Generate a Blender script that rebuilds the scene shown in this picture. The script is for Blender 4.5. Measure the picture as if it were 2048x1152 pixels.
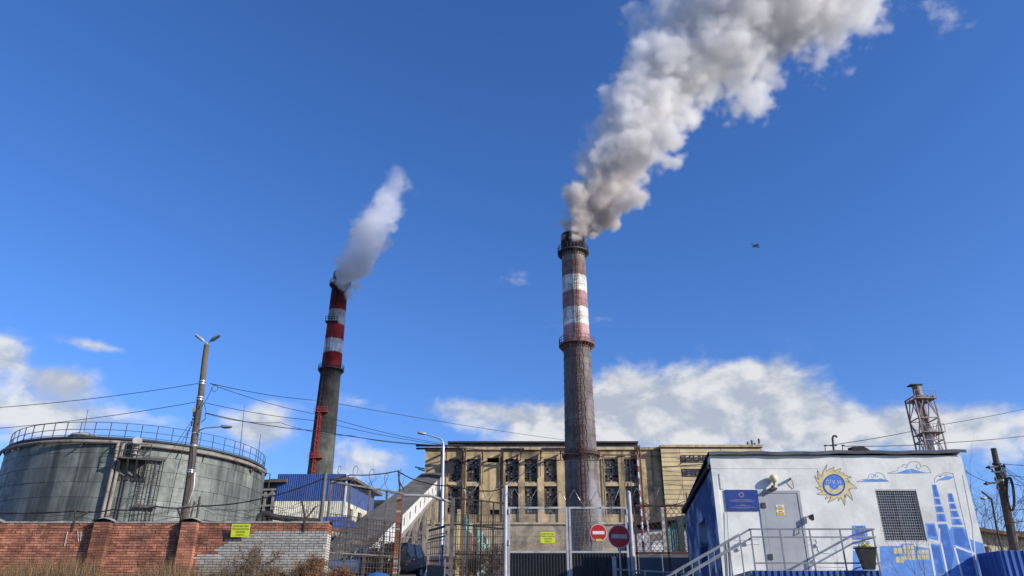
import bpy, math, random
from mathutils import Vector, Matrix, noise as mnoise
R = math.radians
scene = bpy.context.scene
for o in list(bpy.data.objects): bpy.data.objects.remove(o)
# ------------------------------------------------------------------ camera
EYE = 1.6; FPX = 1500.0; PITCH = R(25.0)
cam_d = bpy.data.cameras.new('camera'); cam = bpy.data.objects.new('camera', cam_d)
scene.collection.objects.link(cam); scene.camera = cam
cam.location = (0, 0, EYE); cam.rotation_euler = (R(90) + PITCH, 0, 0)
cam_d.sensor_width = 36; cam_d.lens = 36 * FPX / 2048; cam_d.clip_end = 9000; cam_d.clip_start = .1
cP, sP = math.cos(PITCH), math.sin(PITCH)
def pdir(px, py):
    u = (px - 1024) / FPX; v = (576 - py) / FPX
    return Vector((u, cP - v * sP, sP + v * cP))
def at(px, py, Y):                      # a photo pixel as a point on the upright plane y = Y
    d = pdir(px, py); k = Y / d.y
    return Vector((d.x * k, Y, EYE + d.z * k))
# ------------------------------------------------------------------ light
SUN_AZ, SUN_EL = R(63), R(23)           # sun: behind the camera's right shoulder
sdir = Vector((math.sin(SUN_AZ) * math.cos(SUN_EL), -math.cos(SUN_AZ) * math.cos(SUN_EL), math.sin(SUN_EL)))
sun_d = bpy.data.lights.new('sun', 'SUN'); sun_d.energy = 5.0; sun_d.angle = R(.53); sun_d.color = (1, .93, .82)
sun = bpy.data.objects.new('sun', sun_d); scene.collection.objects.link(sun)
sun.rotation_euler = sdir.to_track_quat('Z', 'Y').to_euler(); sun.location = sdir * 200
scene.view_settings.view_transform = 'Standard'; scene.view_settings.look = 'None'
scene.view_settings.gamma = 1; scene.view_settings.exposure = 0.18
scene.view_settings.use_curve_mapping = False
cy = scene.cycles
cy.use_denoising = True; cy.max_bounces = 12; cy.diffuse_bounces = 3; cy.glossy_bounces = 2
cy.transmission_bounces = 4; cy.volume_bounces = 9; cy.transparent_max_bounces = 12
cy.volume_step_rate = 2.0; cy.volume_max_steps = 256; cy.use_adaptive_sampling = True; cy.adaptive_threshold = .015

# node helper
class NT:
    def __init__(s, nt): s.nt = nt; s.n = nt.nodes; s.l = nt.links
    def new(s, t, **kw):
        n = s.n.new(t)
        for k, v in kw.items(): setattr(n, k, v)
        return n
    def put(s, sock, v):
        if v is None: return
        if isinstance(v, bpy.types.NodeSocket): s.l.new(v, sock)
        else: sock.default_value = v
    def math(s, op, a, b=None, c=None, clamp=False):
        n = s.new('ShaderNodeMath', operation=op, use_clamp=clamp)
        s.put(n.inputs[0], a); s.put(n.inputs[1], b); s.put(n.inputs[2], c)
        return n.outputs[0]
    def vmath(s, op, a, b=None, sc=None):
        n = s.new('ShaderNodeVectorMath', operation=op)
        s.put(n.inputs[0], a); s.put(n.inputs[1], b)
        if sc is not None: s.put(n.inputs['Scale'], sc)
        return n.outputs['Value'] if op in ('LENGTH', 'DOT_PRODUCT', 'DISTANCE') else n.outputs[0]
    def xyz(s, x, y, z):
        n = s.new('ShaderNodeCombineXYZ'); s.put(n.inputs[0], x); s.put(n.inputs[1], y); s.put(n.inputs[2], z); return n.outputs[0]
    def sep(s, v):
        n = s.new('ShaderNodeSeparateXYZ'); s.put(n.inputs[0], v); return n.outputs
    def noise(s, vec, scale, detail=4, rough=.55, dist=0, lac=2.0):
        n = s.new('ShaderNodeTexNoise'); s.put(n.inputs['Vector'], vec); n.inputs['Scale'].default_value = scale
        n.inputs['Detail'].default_value = detail; n.inputs['Roughness'].default_value = rough
        n.inputs['Distortion'].default_value = dist; n.inputs['Lacunarity'].default_value = lac
        return n.outputs[0]
    def smooth(s, x, lo, hi, a=0.0, b=1.0):
        n = s.new('ShaderNodeMapRange', interpolation_type='SMOOTHSTEP', clamp=True)
        s.put(n.inputs['Value'], x); s.put(n.inputs['From Min'], lo); s.put(n.inputs['From Max'], hi)
        s.put(n.inputs['To Min'], a); s.put(n.inputs['To Max'], b)
        return n.outputs[0]
    def mix(s, f, a, b, blend='MIX'):
        n = s.new('ShaderNodeMix', data_type='RGBA', blend_type=blend)
        s.put(n.inputs[0], f); s.put(n.inputs[6], a); s.put(n.inputs[7], b)
        return n.outputs[2]
def c4(c): return (c[0], c[1], c[2], 1.0)

# ------------------------------------------------------------------ world: clear autumn sky, cumulus low over the horizon
world = bpy.data.worlds.new('World'); scene.world = world; world.use_nodes = True
world.cycles.sampling_method = "MANUAL"; world.cycles.sample_map_resolution = 256
w = NT(world.node_tree); w.n.clear()
sky = w.new('ShaderNodeTexSky', sky_type='NISHITA', sun_disc=False)
sky.sun_elevation = SUN_EL; sky.sun_rotation = math.atan2(sdir.x, sdir.y)
sky.altitude = 0; sky.air_density = 1.0; sky.dust_density = .25; sky.ozone_density = 6.0
SKY_STRENGTH = .15
geo = w.new('ShaderNodeTexCoord').outputs['Generated']
dv = w.vmath('NORMALIZE', geo); sx, sy, sz = w.sep(dv)
az = w.math('ARCTAN2', sx, sy); el = w.math('ARCSINE', sz)
def azel(px, py):
    d = pdir(px, py).normalized(); return math.atan2(d.x, d.y), math.asin(d.z)
# where cumulus stand: photo centre, half sizes (px)
blobs = [(1430,805,150,62,.36),(1500,765,75,36,.16),(1235,780,45,40,.17),(1230,850,110,40,.26),(1620,855,160,45,.30),(1080,850,110,40,.30),(920,820,100,26,.17),
         (15,720,45,40,.24),(120,762,48,24,.23),(70,825,130,34,.27),(200,693,55,9,.15),(530,865,60,50,.24),(1900,860,170,40,.24),(760,930,90,40,.2),
         (1390,685,40,16,.08),(700,800,70,25,.16),(800,360,30,30,.10),(1020,560,40,20,.06),(1050,645,60,25,.07),(1440,645,45,20,.06),(1220,635,60,15,.07),
         (1915,25,40,40,.085),(1800,15,60,18,.05)]
bias = None
for (bx, by, rx, ry, amp) in blobs:
    a0, e0 = azel(bx, by); ce = max(.5, math.cos(e0))
    da = w.math('MULTIPLY', w.math('SUBTRACT', az, a0), FPX * ce / rx / 1.15)
    de = w.math('MULTIPLY', w.math('SUBTRACT', el, e0), FPX / ry / 1.15)
    q = w.math('ADD', w.math('MULTIPLY', da, da), w.math('MULTIPLY', de, de))
    g = w.math('MULTIPLY', w.math('EXPONENT', w.math('MULTIPLY', q, -1.0)), amp)
    bias = g if bias is None else w.math('ADD', bias, g)
# the same kind of cumulus goes on round the rest of the horizon
outside = w.smooth(w.math('ABSOLUTE', az), .62, .85)
ring = w.math('MULTIPLY', w.smooth(w.noise(w.xyz(sx, sy, 0.0), 2.6, 2, .5), .42, .62, 0, .32), w.smooth(el, .34, .10))
bias = w.math('ADD', w.math('MINIMUM', w.math('MULTIPLY', bias, 1.7), .62), w.math('MULTIPLY', ring, outside))
cv = w.xyz(w.math('MULTIPLY', az, 1.0), w.math('MULTIPLY', el, 1.55), .37)
def cloud(vec, det):
    return w.math('ADD', w.noise(vec, 9.0, det, .57, .2), w.math('MULTIPLY', w.noise(vec, 30.0, 2, .5), .12))
n0 = w.math('ADD', cloud(cv, 8), bias)
n1 = w.math('ADD', cloud(w.vmath('ADD', cv, (.014, .024, 0)), 5), bias)
alpha = w.math('MULTIPLY', w.smooth(n0, .68, .98), w.smooth(bias, .015, .09))
lit = w.smooth(w.math('SUBTRACT', n0, n1), -.10, .10)
low = w.math('MULTIPLY', w.smooth(el, .22, .09), w.smooth(n0, .85, 1.15))
ccol = w.mix(lit, c4((.52, .57, .66)), c4((.90, .90, .89)))
ccol = w.mix(w.math('MULTIPLY', low, .5), ccol, c4((.56, .61, .69)))
hs = w.new('ShaderNodeHueSaturation'); hs.inputs['Saturation'].default_value = 1.12; hs.inputs['Value'].default_value = 1.0
w.put(hs.inputs['Color'], sky.outputs[0])
bg = w.new('ShaderNodeBackground'); w.put(bg.inputs[0], w.mix(1.0, hs.outputs[0], c4((1.15, .98, 1.15)), 'MULTIPLY')); bg.inputs[1].default_value = SKY_STRENGTH
bc = w.new('ShaderNodeBackground'); w.put(bc.inputs[0], ccol); bc.inputs[1].default_value = .80
ms = w.new('ShaderNodeMixShader'); w.put(ms.inputs[0], w.math('MULTIPLY', alpha, .92)); w.l.new(bg.outputs[0], ms.inputs[1]); w.l.new(bc.outputs[0], ms.inputs[2])
wo = w.new('ShaderNodeOutputWorld'); w.l.new(ms.outputs[0], wo.inputs[0])

# ------------------------------------------------------------------ materials
MATS = {}
def mat(name, col, rough=.85, metal=0.0, var=.25, scale=1.5, col2=None, mixscale=.6, mixlo=.5, mixhi=.7, streak=None, streakcol=None,
        bump=0.0, bscale=20, island=0.0, objr=0.0, emit=None, spec=.35, stretch=None):
    """procedural paint / stone / metal: noise value changes, patches of a second colour, vertical run-off streaks, fine bump"""
    if name in MATS: return MATS[name]
    m = bpy.data.materials.new(name); m.use_nodes = True; t = NT(m.node_tree); t.n.clear()
    out = t.new('ShaderNodeOutputMaterial'); b = t.new('ShaderNodeBsdfPrincipled'); t.l.new(b.outputs[0], out.inputs[0])
    pos = t.new('ShaderNodeNewGeometry').outputs['Position']
    p2 = t.vmath('MULTIPLY', pos, stretch) if stretch else pos
    c = c4(col)
    if col2 is not None:
        c = t.mix(t.smooth(t.noise(p2, mixscale, 6, .62), mixlo, mixhi), c4(col), c4(col2))
    if var:
        f = t.smooth(t.noise(p2, scale, 6, .6), .25, .75, 1 - var, 1 + var * .6)
        c = t.mix(1.0, c, t.xyz(f, f, f), 'MULTIPLY')
    if streak:
        ss, lo, hi, amt = streak
        sn = t.noise(t.vmath('MULTIPLY', pos, (1, 1, .06)), ss, 5, .6)
        c = t.mix(t.smooth(sn, lo, hi, 0, amt), c, c4(streakcol or (.03, .03, .03)))
    if island:
        f = t.smooth(t.new('ShaderNodeNewGeometry').outputs['Random Per Island'], 0, 1, 1 - island, 1 + island)
        c = t.mix(1.0, c, t.xyz(f, f, f), 'MULTIPLY')
    if objr:
        f = t.smooth(t.new('ShaderNodeObjectInfo').outputs['Random'], 0, 1, 1 - objr, 1 + objr)
        c = t.mix(1.0, c, t.xyz(f, f, f), 'MULTIPLY')
    t.put(b.inputs['Base Color'], c); b.inputs['Metallic'].default_value = metal
    t.put(b.inputs['Roughness'], t.smooth(t.noise(pos, 3.0, 3), .3, .7, max(.05, rough - .1), min(1, rough + .1)))
    b.inputs['Specular IOR Level'].default_value = spec
    if bump:
        bn = t.new('ShaderNodeBump'); bn.inputs['Strength'].default_value = bump; bn.inputs['Distance'].default_value = .05
        t.put(bn.inputs['Height'], t.noise(pos, bscale, 6, .65)); t.l.new(bn.outputs[0], b.inputs['Normal'])
    if emit:
        b.inputs['Emission Color'].default_value = c4(emit[0]); b.inputs['Emission Strength'].default_value = emit[1]
    MATS[name] = m; return m

# ------------------------------------------------------------------ mesh builder
col = scene.collection
ORG = {}
def frame(d, up=Vector((0, 0, 1))):
    d = d.normalized(); s = d.cross(up)
    if s.length < 1e-4: s = d.cross(Vector((1, 0, 0)))
    s.normalize(); return s, s.cross(d).normalized()
class MB:
    def __init__(s): s.v = []; s.f = []; s.m = []
    def add(s, vs, fs, mi=0):
        o = len(s.v); s.v += [Vector(p) for p in vs]; s.f += [[i + o for i in f] for f in fs]; s.m += [mi] * len(fs); return s
    def quad(s, *p, mi=0): return s.add(p, [list(range(len(p)))], mi)
    def boxmm(s, a, b, mi=0):
        x0, y0, z0 = a; x1, y1, z1 = b
        return s.add([(x0,y0,z0),(x1,y0,z0),(x1,y1,z0),(x0,y1,z0),(x0,y0,z1),(x1,y0,z1),(x1,y1,z1),(x0,y1,z1)],
                     [[0,3,2,1],[4,5,6,7],[0,1,5,4],[1,2,6,5],[2,3,7,6],[3,0,4,7]], mi)
    def box(s, c, sz, mat3=None, mi=0):
        c = Vector(c); h = Vector(sz) / 2; vs = []
        for z in (-1, 1):
            for x, y in ((-1,-1),(1,-1),(1,1),(-1,1)):
                p = Vector((x*h.x, y*h.y, z*h.z)); vs.append(c + (mat3 @ p if mat3 is not None else p))
        return s.add(vs, [[0,3,2,1],[4,5,6,7],[0,1,5,4],[1,2,6,5],[2,3,7,6],[3,0,4,7]], mi)
    def beam(s, p, q, w, h=None, up=Vector((0,0,1)), mi=0):
        p, q = Vector(p), Vector(q); h = h or w; a, b = frame(q - p, up); a = a * w / 2; b = b * h / 2
        vs = [p-a-b, p+a-b, p+a+b, p-a+b, q-a-b, q+a-b, q+a+b, q-a+b]
        return s.add(vs, [[3,2,1,0],[4,5,6,7],[0,1,5,4],[1,2,6,5],[2,3,7,6],[3,0,4,7]], mi)
    def tube(s, path, r, n=8, closed=False, mi=0):
        P = [Vector(p) for p in path]; N = len(P); rs = r if isinstance(r, (list, tuple)) else [r] * N
        ds = [(P[(i+1) % N] - P[i-1]) if (closed or 0 < i < N-1) else (P[1]-P[0] if i == 0 else P[-1]-P[-2]) for i in range(N)]
        a, b = frame(ds[0]); vs = []
        for i in range(N):
            d = ds[i].normalized() if ds[i].length > 1e-9 else Vector((0, 0, 1))
            a = (a - d * a.dot(d))
            if a.length < 1e-5: a = frame(d)[0]
            a.normalize(); b = d.cross(a)
            for k in range(n):
                t = 2*math.pi*k/n; vs.append(P[i] + (a*math.cos(t) + b*math.sin(t)) * rs[i])
        fs = []
        for i in range(N if closed else N-1):
            j = (i+1) % N
            for k in range(n):
                l = (k+1) % n; fs.append([i*n+k, i*n+l, j*n+l, j*n+k])
        if not closed: fs += [list(range(n))[::-1], [(N-1)*n+k for k in range(n)]]
        return s.add(vs, fs, mi)
    def cyl(s, p, q, r, r2=None, n=16, mi=0): return s.tube([p, q], [r, r if r2 is None else r2], n, mi=mi)
    def lathe(s, prof, c, n=32, a0=0, a1=2*math.pi, mi=0):
        c = Vector(c); full = abs(a1 - a0 - 2*math.pi) < 1e-6; m = n if full else n + 1; vs = []
        for (r, z) in prof:
            for k in range(m):
                t = a0 + (a1-a0)*k/n; vs.append(c + Vector((r*math.cos(t), r*math.sin(t), z)))
        fs = []
        for i in range(len(prof)-1):
            for k in range(n):
                l = (k+1) % m if full else k+1
                fs.append([i*m+k, i*m+l, (i+1)*m+l, (i+1)*m+k])
        return s.add(vs, fs, mi)
    def prism(s, pts, ext, mi=0):
        P = [Vector(p) for p in pts]; e = Vector(ext); n = len(P)
        fs = [list(range(n))[::-1], [n+i for i in range(n)]] + [[i, (i+1) % n, n+(i+1) % n, n+i] for i in range(n)]
        return s.add(P + [p+e for p in P], fs, mi)
    def sphere(s, c, r, n=12, m=8, sq=(1,1,1), mi=0):
        c = Vector(c); vs = [c + Vector((0,0,-r*sq[2]))]
        for i in range(1, m):
            ph = -math.pi/2 + math.pi*i/m
            for k in range(n):
                t = 2*math.pi*k/n; vs.append(c + Vector((r*sq[0]*math.cos(ph)*math.cos(t), r*sq[1]*math.cos(ph)*math.sin(t), r*sq[2]*math.sin(ph))))
        vs.append(c + Vector((0,0,r*sq[2]))); L = len(vs)-1
        fs = [[0, 1+(k+1) % n, 1+k] for k in range(n)]
        for i in range(m-2):
            for k in range(n): fs.append([1+i*n+k, 1+i*n+(k+1) % n, 1+(i+1)*n+(k+1) % n, 1+(i+1)*n+k])
        fs += [[L, 1+(m-2)*n+k, 1+(m-2)*n+(k+1) % n] for k in range(n)]
        return s.add(vs, fs, mi)
    def mesh(s, name, mats, org=(0,0,0), smooth=False):
        o = Vector(org); me = bpy.data.meshes.new(name)
        me.from_pydata([tuple(v - o) for v in s.v], [], s.f)
        for m in (mats if isinstance(mats, (list, tuple)) else [mats]): me.materials.append(m)
        if max(s.m, default=0): me.polygons.foreach_set('material_index', s.m)
        if smooth:
            me.polygons.foreach_set('use_smooth', [True]*len(me.polygons))
            me.set_sharp_from_angle(angle=R(40))
        me.update(); return me
    def build(s, name, mats, parent=None, smooth=False, origin=None, **tags):
        org = WORG(parent) if parent else Vector(origin or (0,0,0))
        ob = bpy.data.objects.new(name, s.mesh(name, mats, org, smooth)); col.objects.link(ob)
        if parent: ob.parent = parent; ORG[ob.name] = org
        else: ob.location = org; ORG[ob.name] = org
        tag(ob, **tags); return ob
def WORG(o): return ORG.get(o.name, Vector((0,0,0)))
def tag(o, label=None, cat=None, group=None, kind=None):
    if label: o['label'] = label
    if cat: o['category'] = cat
    if group: o['group'] = group
    if kind: o['kind'] = kind
    return o
def thing(name, loc, label, cat, group=None):
    o = bpy.data.objects.new(name, None); col.objects.link(o); o.location = Vector(loc); o.empty_display_size = .3
    ORG[o.name] = Vector(loc); return tag(o, label, cat, group, 'thing')
def inst(name, me, parent, loc, rot=None, scale=None):          # a piece that shares its mesh with its look-alikes
    o = bpy.data.objects.new(name, me); col.objects.link(o); o.parent = parent
    o.location = Vector(loc) - WORG(parent)
    ORG[o.name] = WORG(parent)
    if rot is not None: o.rotation_euler = rot
    if scale is not None: o.scale = scale
    return o
def text_mesh(s, txt, origin, xdir, zdir, size, mi=0, align='CENTER', squash=1.0):
    cu = bpy.data.curves.new('lettering', 'FONT'); cu.body = txt; cu.size = size; cu.align_x = align; cu.align_y = 'CENTER'
    cu.resolution_u = 2; ob = bpy.data.objects.new('lettering', cu); col.objects.link(ob)
    dg = bpy.context.evaluated_depsgraph_get(); me = ob.evaluated_get(dg).to_mesh()
    vs = [Vector(origin) + Vector(xdir)*v.co.x*squash + Vector(zdir)*v.co.y for v in me.vertices]
    s.add(vs, [list(p.vertices) for p in me.polygons], mi)
    ob.evaluated_get(dg).to_mesh_clear(); bpy.data.objects.remove(ob); bpy.data.curves.remove(cu)
def wall_open(mb, O, ux, W, H, rects, depth, nrm, mi=0, mir=None):
    """wall sheet W x H from O along ux and up, with recessed rectangular openings (a0,a1,b0,b1) reaching 'depth' against nrm"""
    O = Vector(O); ux = Vector(ux); uz = Vector((0,0,1)); nb = -Vector(nrm) * depth
    xs = sorted({0, W} | {v for r in rects for v in r[:2]}); zs = sorted({0, H} | {v for r in rects for v in r[2:4]})
    P = lambda a, b: O + ux*a + uz*b
    for i in range(len(xs)-1):
        for j in range(len(zs)-1):
            cx, cz = (xs[i]+xs[i+1])/2, (zs[j]+zs[j+1])/2
            if any(r[0] < cx < r[1] and r[2] < cz < r[3] for r in rects): continue
            mb.quad(P(xs[i],zs[j]), P(xs[i+1],zs[j]), P(xs[i+1],zs[j+1]), P(xs[i],zs[j+1]), mi=mi)
    k = mi if mir is None else mir
    for (a0,a1,b0,b1) in rects:
        q = [P(a0,b0), P(a1,b0), P(a1,b1), P(a0,b1)]
        for i in range(4): mb.quad(q[(i+1) % 4], q[i], q[i]+nb, q[(i+1) % 4]+nb, mi=k)
def ribbon(mb, pts, w, closed=False, nrm=Vector((0,-1,0))):
    P = [Vector(p) for p in pts]; N = len(P); L = []
    for i in range(N):
        a, b = (P[i-1], P[(i+1) % N]) if closed else (P[max(0,i-1)], P[min(N-1,i+1)])
        s = (b-a).cross(nrm); s = s.normalized()*w/2 if s.length > 1e-9 else Vector((w/2,0,0)); L.append((P[i]-s, P[i]+s))
    for i in range(N if closed else N-1):
        j = (i+1) % N; mb.quad(L[i][0], L[j][0], L[j][1], L[i][1])
def lerp(a, b, t): return a + (b - a) * t
def poly_interp(x, T):
    if x <= T[0][0]: return T[0][1]
    for (x0, y0), (x1, y1) in zip(T, T[1:]):
        if x <= x1: return lerp(y0, y1, (x-x0)/(x1-x0))
    return T[-1][1]
GT = [(-400,-.6),(0,0),(8,.3),(19,1.75),(22,2.05),(24,2.75),(28,3.0),(44,4.55),(64,6.2),(90,8.6),(112,10.4),(130,11.8),(160,13.2),(220,14),(6000,14)]
def g(y): return poly_interp(y, GT)
# ------------------------------------------------------------------ ground
def build_ground():
    m = mat('ground', (.10,.085,.065), .95, var=.4, scale=.8, col2=(.17,.14,.09), mixscale=.25, bump=.5, bscale=6)
    xs = [-6000,-900,-300] + [-150+6*i for i in range(51)] + [300,900,6000]
    ys = [-6000,-900,-300,-60,-10] + [2*i for i in range(100)] + [220,400,900,6000]
    mb = MB(); nx = len(xs); vs = []
    for y in ys:
        for x in xs: vs.append((x, y, g(y) + (.05*mnoise.noise(Vector((x*.3, y*.3, 0))) if abs(x) < 200 and 0 < y < 220 else 0)))
    fs = [[j*nx+i, j*nx+i+1, (j+1)*nx+i+1, (j+1)*nx+i] for j in range(len(ys)-1) for i in range(nx-1)]
    mb.add(vs, fs); mb.build('ground', m, smooth=True, kind='structure')
    rm = mat('asphalt', (.055,.055,.057), .9, var=.3, scale=3, bump=.3, bscale=40)
    mb = MB(); ry = [-40+2*i for i in range(48)]
    for (y0, y1) in zip(ry, ry[1:]):
        mb.quad((-2.0, y0, g(y0)+.06), (5.0, y0, g(y0)+.06), (5.0, y1, g(y1)+.06), (-2.0, y1, g(y1)+.06))
    mb.build('road', rm, kind='structure')
build_ground()

# ------------------------------------------------------------------ chimneys
def band_mat(name, bands, ax, streaky, rough=.9, soot=None):
    """paint bands by height, patchy edges, course lines, soot and rust runs"""
    m = bpy.data.materials.new(name); m.use_nodes = True; t = NT(m.node_tree); t.n.clear()
    out = t.new('ShaderNodeOutputMaterial'); b = t.new('ShaderNodeBsdfPrincipled'); t.l.new(b.outputs[0], out.inputs[0])
    pos = t.new('ShaderNodeNewGeometry').outputs['Position']; X, Y, Z = t.sep(pos)
    zz = t.math('ADD', Z, t.math('MULTIPLY', t.math('SUBTRACT', t.noise(pos, .9, 5, .7), .5), .9))
    c = c4(bands[0][1])
    for z0, cc in bands[1:]:
        c = t.mix(t.smooth(zz, z0-.12, z0+.12), c, c4(cc))
    f = t.smooth(t.noise(t.vmath('MULTIPLY', pos, (1,1,.45)), .8, 8, .68), .28, .72, .55, 1.3)
    c = t.mix(1.0, c, t.xyz(f, f, f), 'MULTIPLY')
    # pour lifts: one slightly different tone for each ring of concrete
    ring = t.math('FRACT', t.math('MULTIPLY', Z, .8)); wn = t.new('ShaderNodeTexWhiteNoise', noise_dimensions='1D')
    t.put(wn.inputs['W'], t.math('FLOOR', t.math('MULTIPLY', Z, .8)))
    f = t.smooth(wn.outputs[0], 0, 1, .86, 1.12); c = t.mix(1.0, c, t.xyz(f, f, f), 'MULTIPLY')
    line = t.math('MULTIPLY', t.smooth(ring, .06, .0), t.smooth(t.noise(pos, 1.2, 3), .35, .6)); c = t.mix(t.math('MULTIPLY', line, .55), c, c4((.03,.028,.026)))
    sn = t.noise(t.vmath('MULTIPLY', pos, (1,1,.05)), 1.6, 6, .65)
    c = t.mix(t.smooth(sn, .52, .74, 0, .65), c, c4(streaky))
    # dark and rusty run under the ladder
    ln = t.math('ADD', X, t.math('MULTIPLY', t.math('SUBTRACT', t.noise(t.vmath('MULTIPLY', pos, (1,1,.25)), 1.2, 5), .5), 1.1))
    d = t.math('ABSOLUTE', t.math('SUBTRACT', ln, ax))
    c = t.mix(t.math('MULTIPLY', t.smooth(d, .34, .05), t.smooth(t.noise(pos, 1.0, 4), .38, .68, .0, .5)), c, c4((.10,.035,.03)))
    if soot:
        c = t.mix(t.smooth(t.math('ADD', Z, t.math('MULTIPLY', t.math('SUBTRACT', sn, .5), 9.0)), soot[0], soot[1], 0, .93), c, c4((.012,.011,.011)))
    t.put(b.inputs['Base Color'], c); b.inputs['Roughness'].default_value = rough; b.inputs['Specular IOR Level'].default_value = .2
    bn = t.new('ShaderNodeBump'); bn.inputs['Strength'].default_value = .6; bn.inputs['Distance'].default_value = .12
    t.put(bn.inputs['Height'], t.math('SUBTRACT', t.noise(pos, 2.2, 7, .7), t.math('MULTIPLY', line, .35))); t.l.new(bn.outputs[0], b.inputs['Normal'])
    return m
def ring_platform(root, c, z, r_in, r_out, mr, name='platform', h=1.1, n=28, drop=.9):
    mb = MB(); mb.lathe([(r_in-.05,-.1),(r_out,-.1),(r_out,.06),(r_in-.05,.06)], (c.x,c.y,z), 40)
    p = mb.build(name, mr, root)
    for k in range(n):
        a = 2*math.pi*k/n; mb2 = MB(); d = Vector((math.cos(a), math.sin(a), 0)); q = Vector((c.x,c.y,z)) + d*(r_out-.05)
        mb2.beam(q, q+Vector((0,0,h)), .08); mb2.beam(Vector((c.x,c.y,z-drop)) + d*(r_in-.05), q-Vector((0,0,.1)), .10)
        mb2.build('railing_post', mr, p)
    mb = MB()
    for zz in (h, h*.55, .18): mb.tube([Vector((c.x+(r_out-.05)*math.cos(2*math.pi*k/36), c.y+(r_out-.05)*math.sin(2*math.pi*k/36), z+zz)) for k in range(36)], .045, 5, True)
    mb.build('handrail', mr, p)
    return p
def ladder(root, p, q, out, mt, w=.5, step=.45, hoops=True, r=.05, hoopstep=1.4, name='ladder', hr=.03):
    p, q = Vector(p), Vector(q); ax = (q-p).normalized(); out = Vector(out).normalized(); sd = ax.cross(out).normalized(); L = (q-p).length
    mb = MB()
    for s in (-1,1): mb.beam(p+sd*s*w/2, q+sd*s*w/2, r*2, r*2)
    n = int(L/step)
    for i in range(1, n): mb.beam(p+ax*i*step-sd*w/2, p+ax*i*step+sd*w/2, r, r)
    o = mb.build(name, mt, root)
    if hoops:
        mb = MB()
        for i in range(int(L/hoopstep)+1):
            c = p+ax*(i*hoopstep); mb.tube([c+sd*math.cos(t)*w*.62+out*math.sin(t)*w*1.35 for t in [math.pi*k/8 for k in range(9)]], hr, 5)
        for t in (math.pi*.25, math.pi*.5, math.pi*.75):
            mb.beam(p+sd*math.cos(t)*w*.62+out*math.sin(t)*w*1.35, q+sd*math.cos(t)*w*.62+out*math.sin(t)*w*1.35, hr*1.6)
        mb.build('safety_cage', mt, o)
    return o
rust = mat('rusty_steel', (.10,.055,.04), .8, var=.4, scale=3, col2=(.05,.045,.045), mixscale=2, bump=.2)
dark_steel = mat('dark_steel', (.045,.047,.05), .6, var=.3, scale=3, col2=(.09,.06,.05), mixscale=1.5)
red_steel = mat('red_steel', (.33,.045,.04), .7, var=.3, scale=2)

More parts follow.
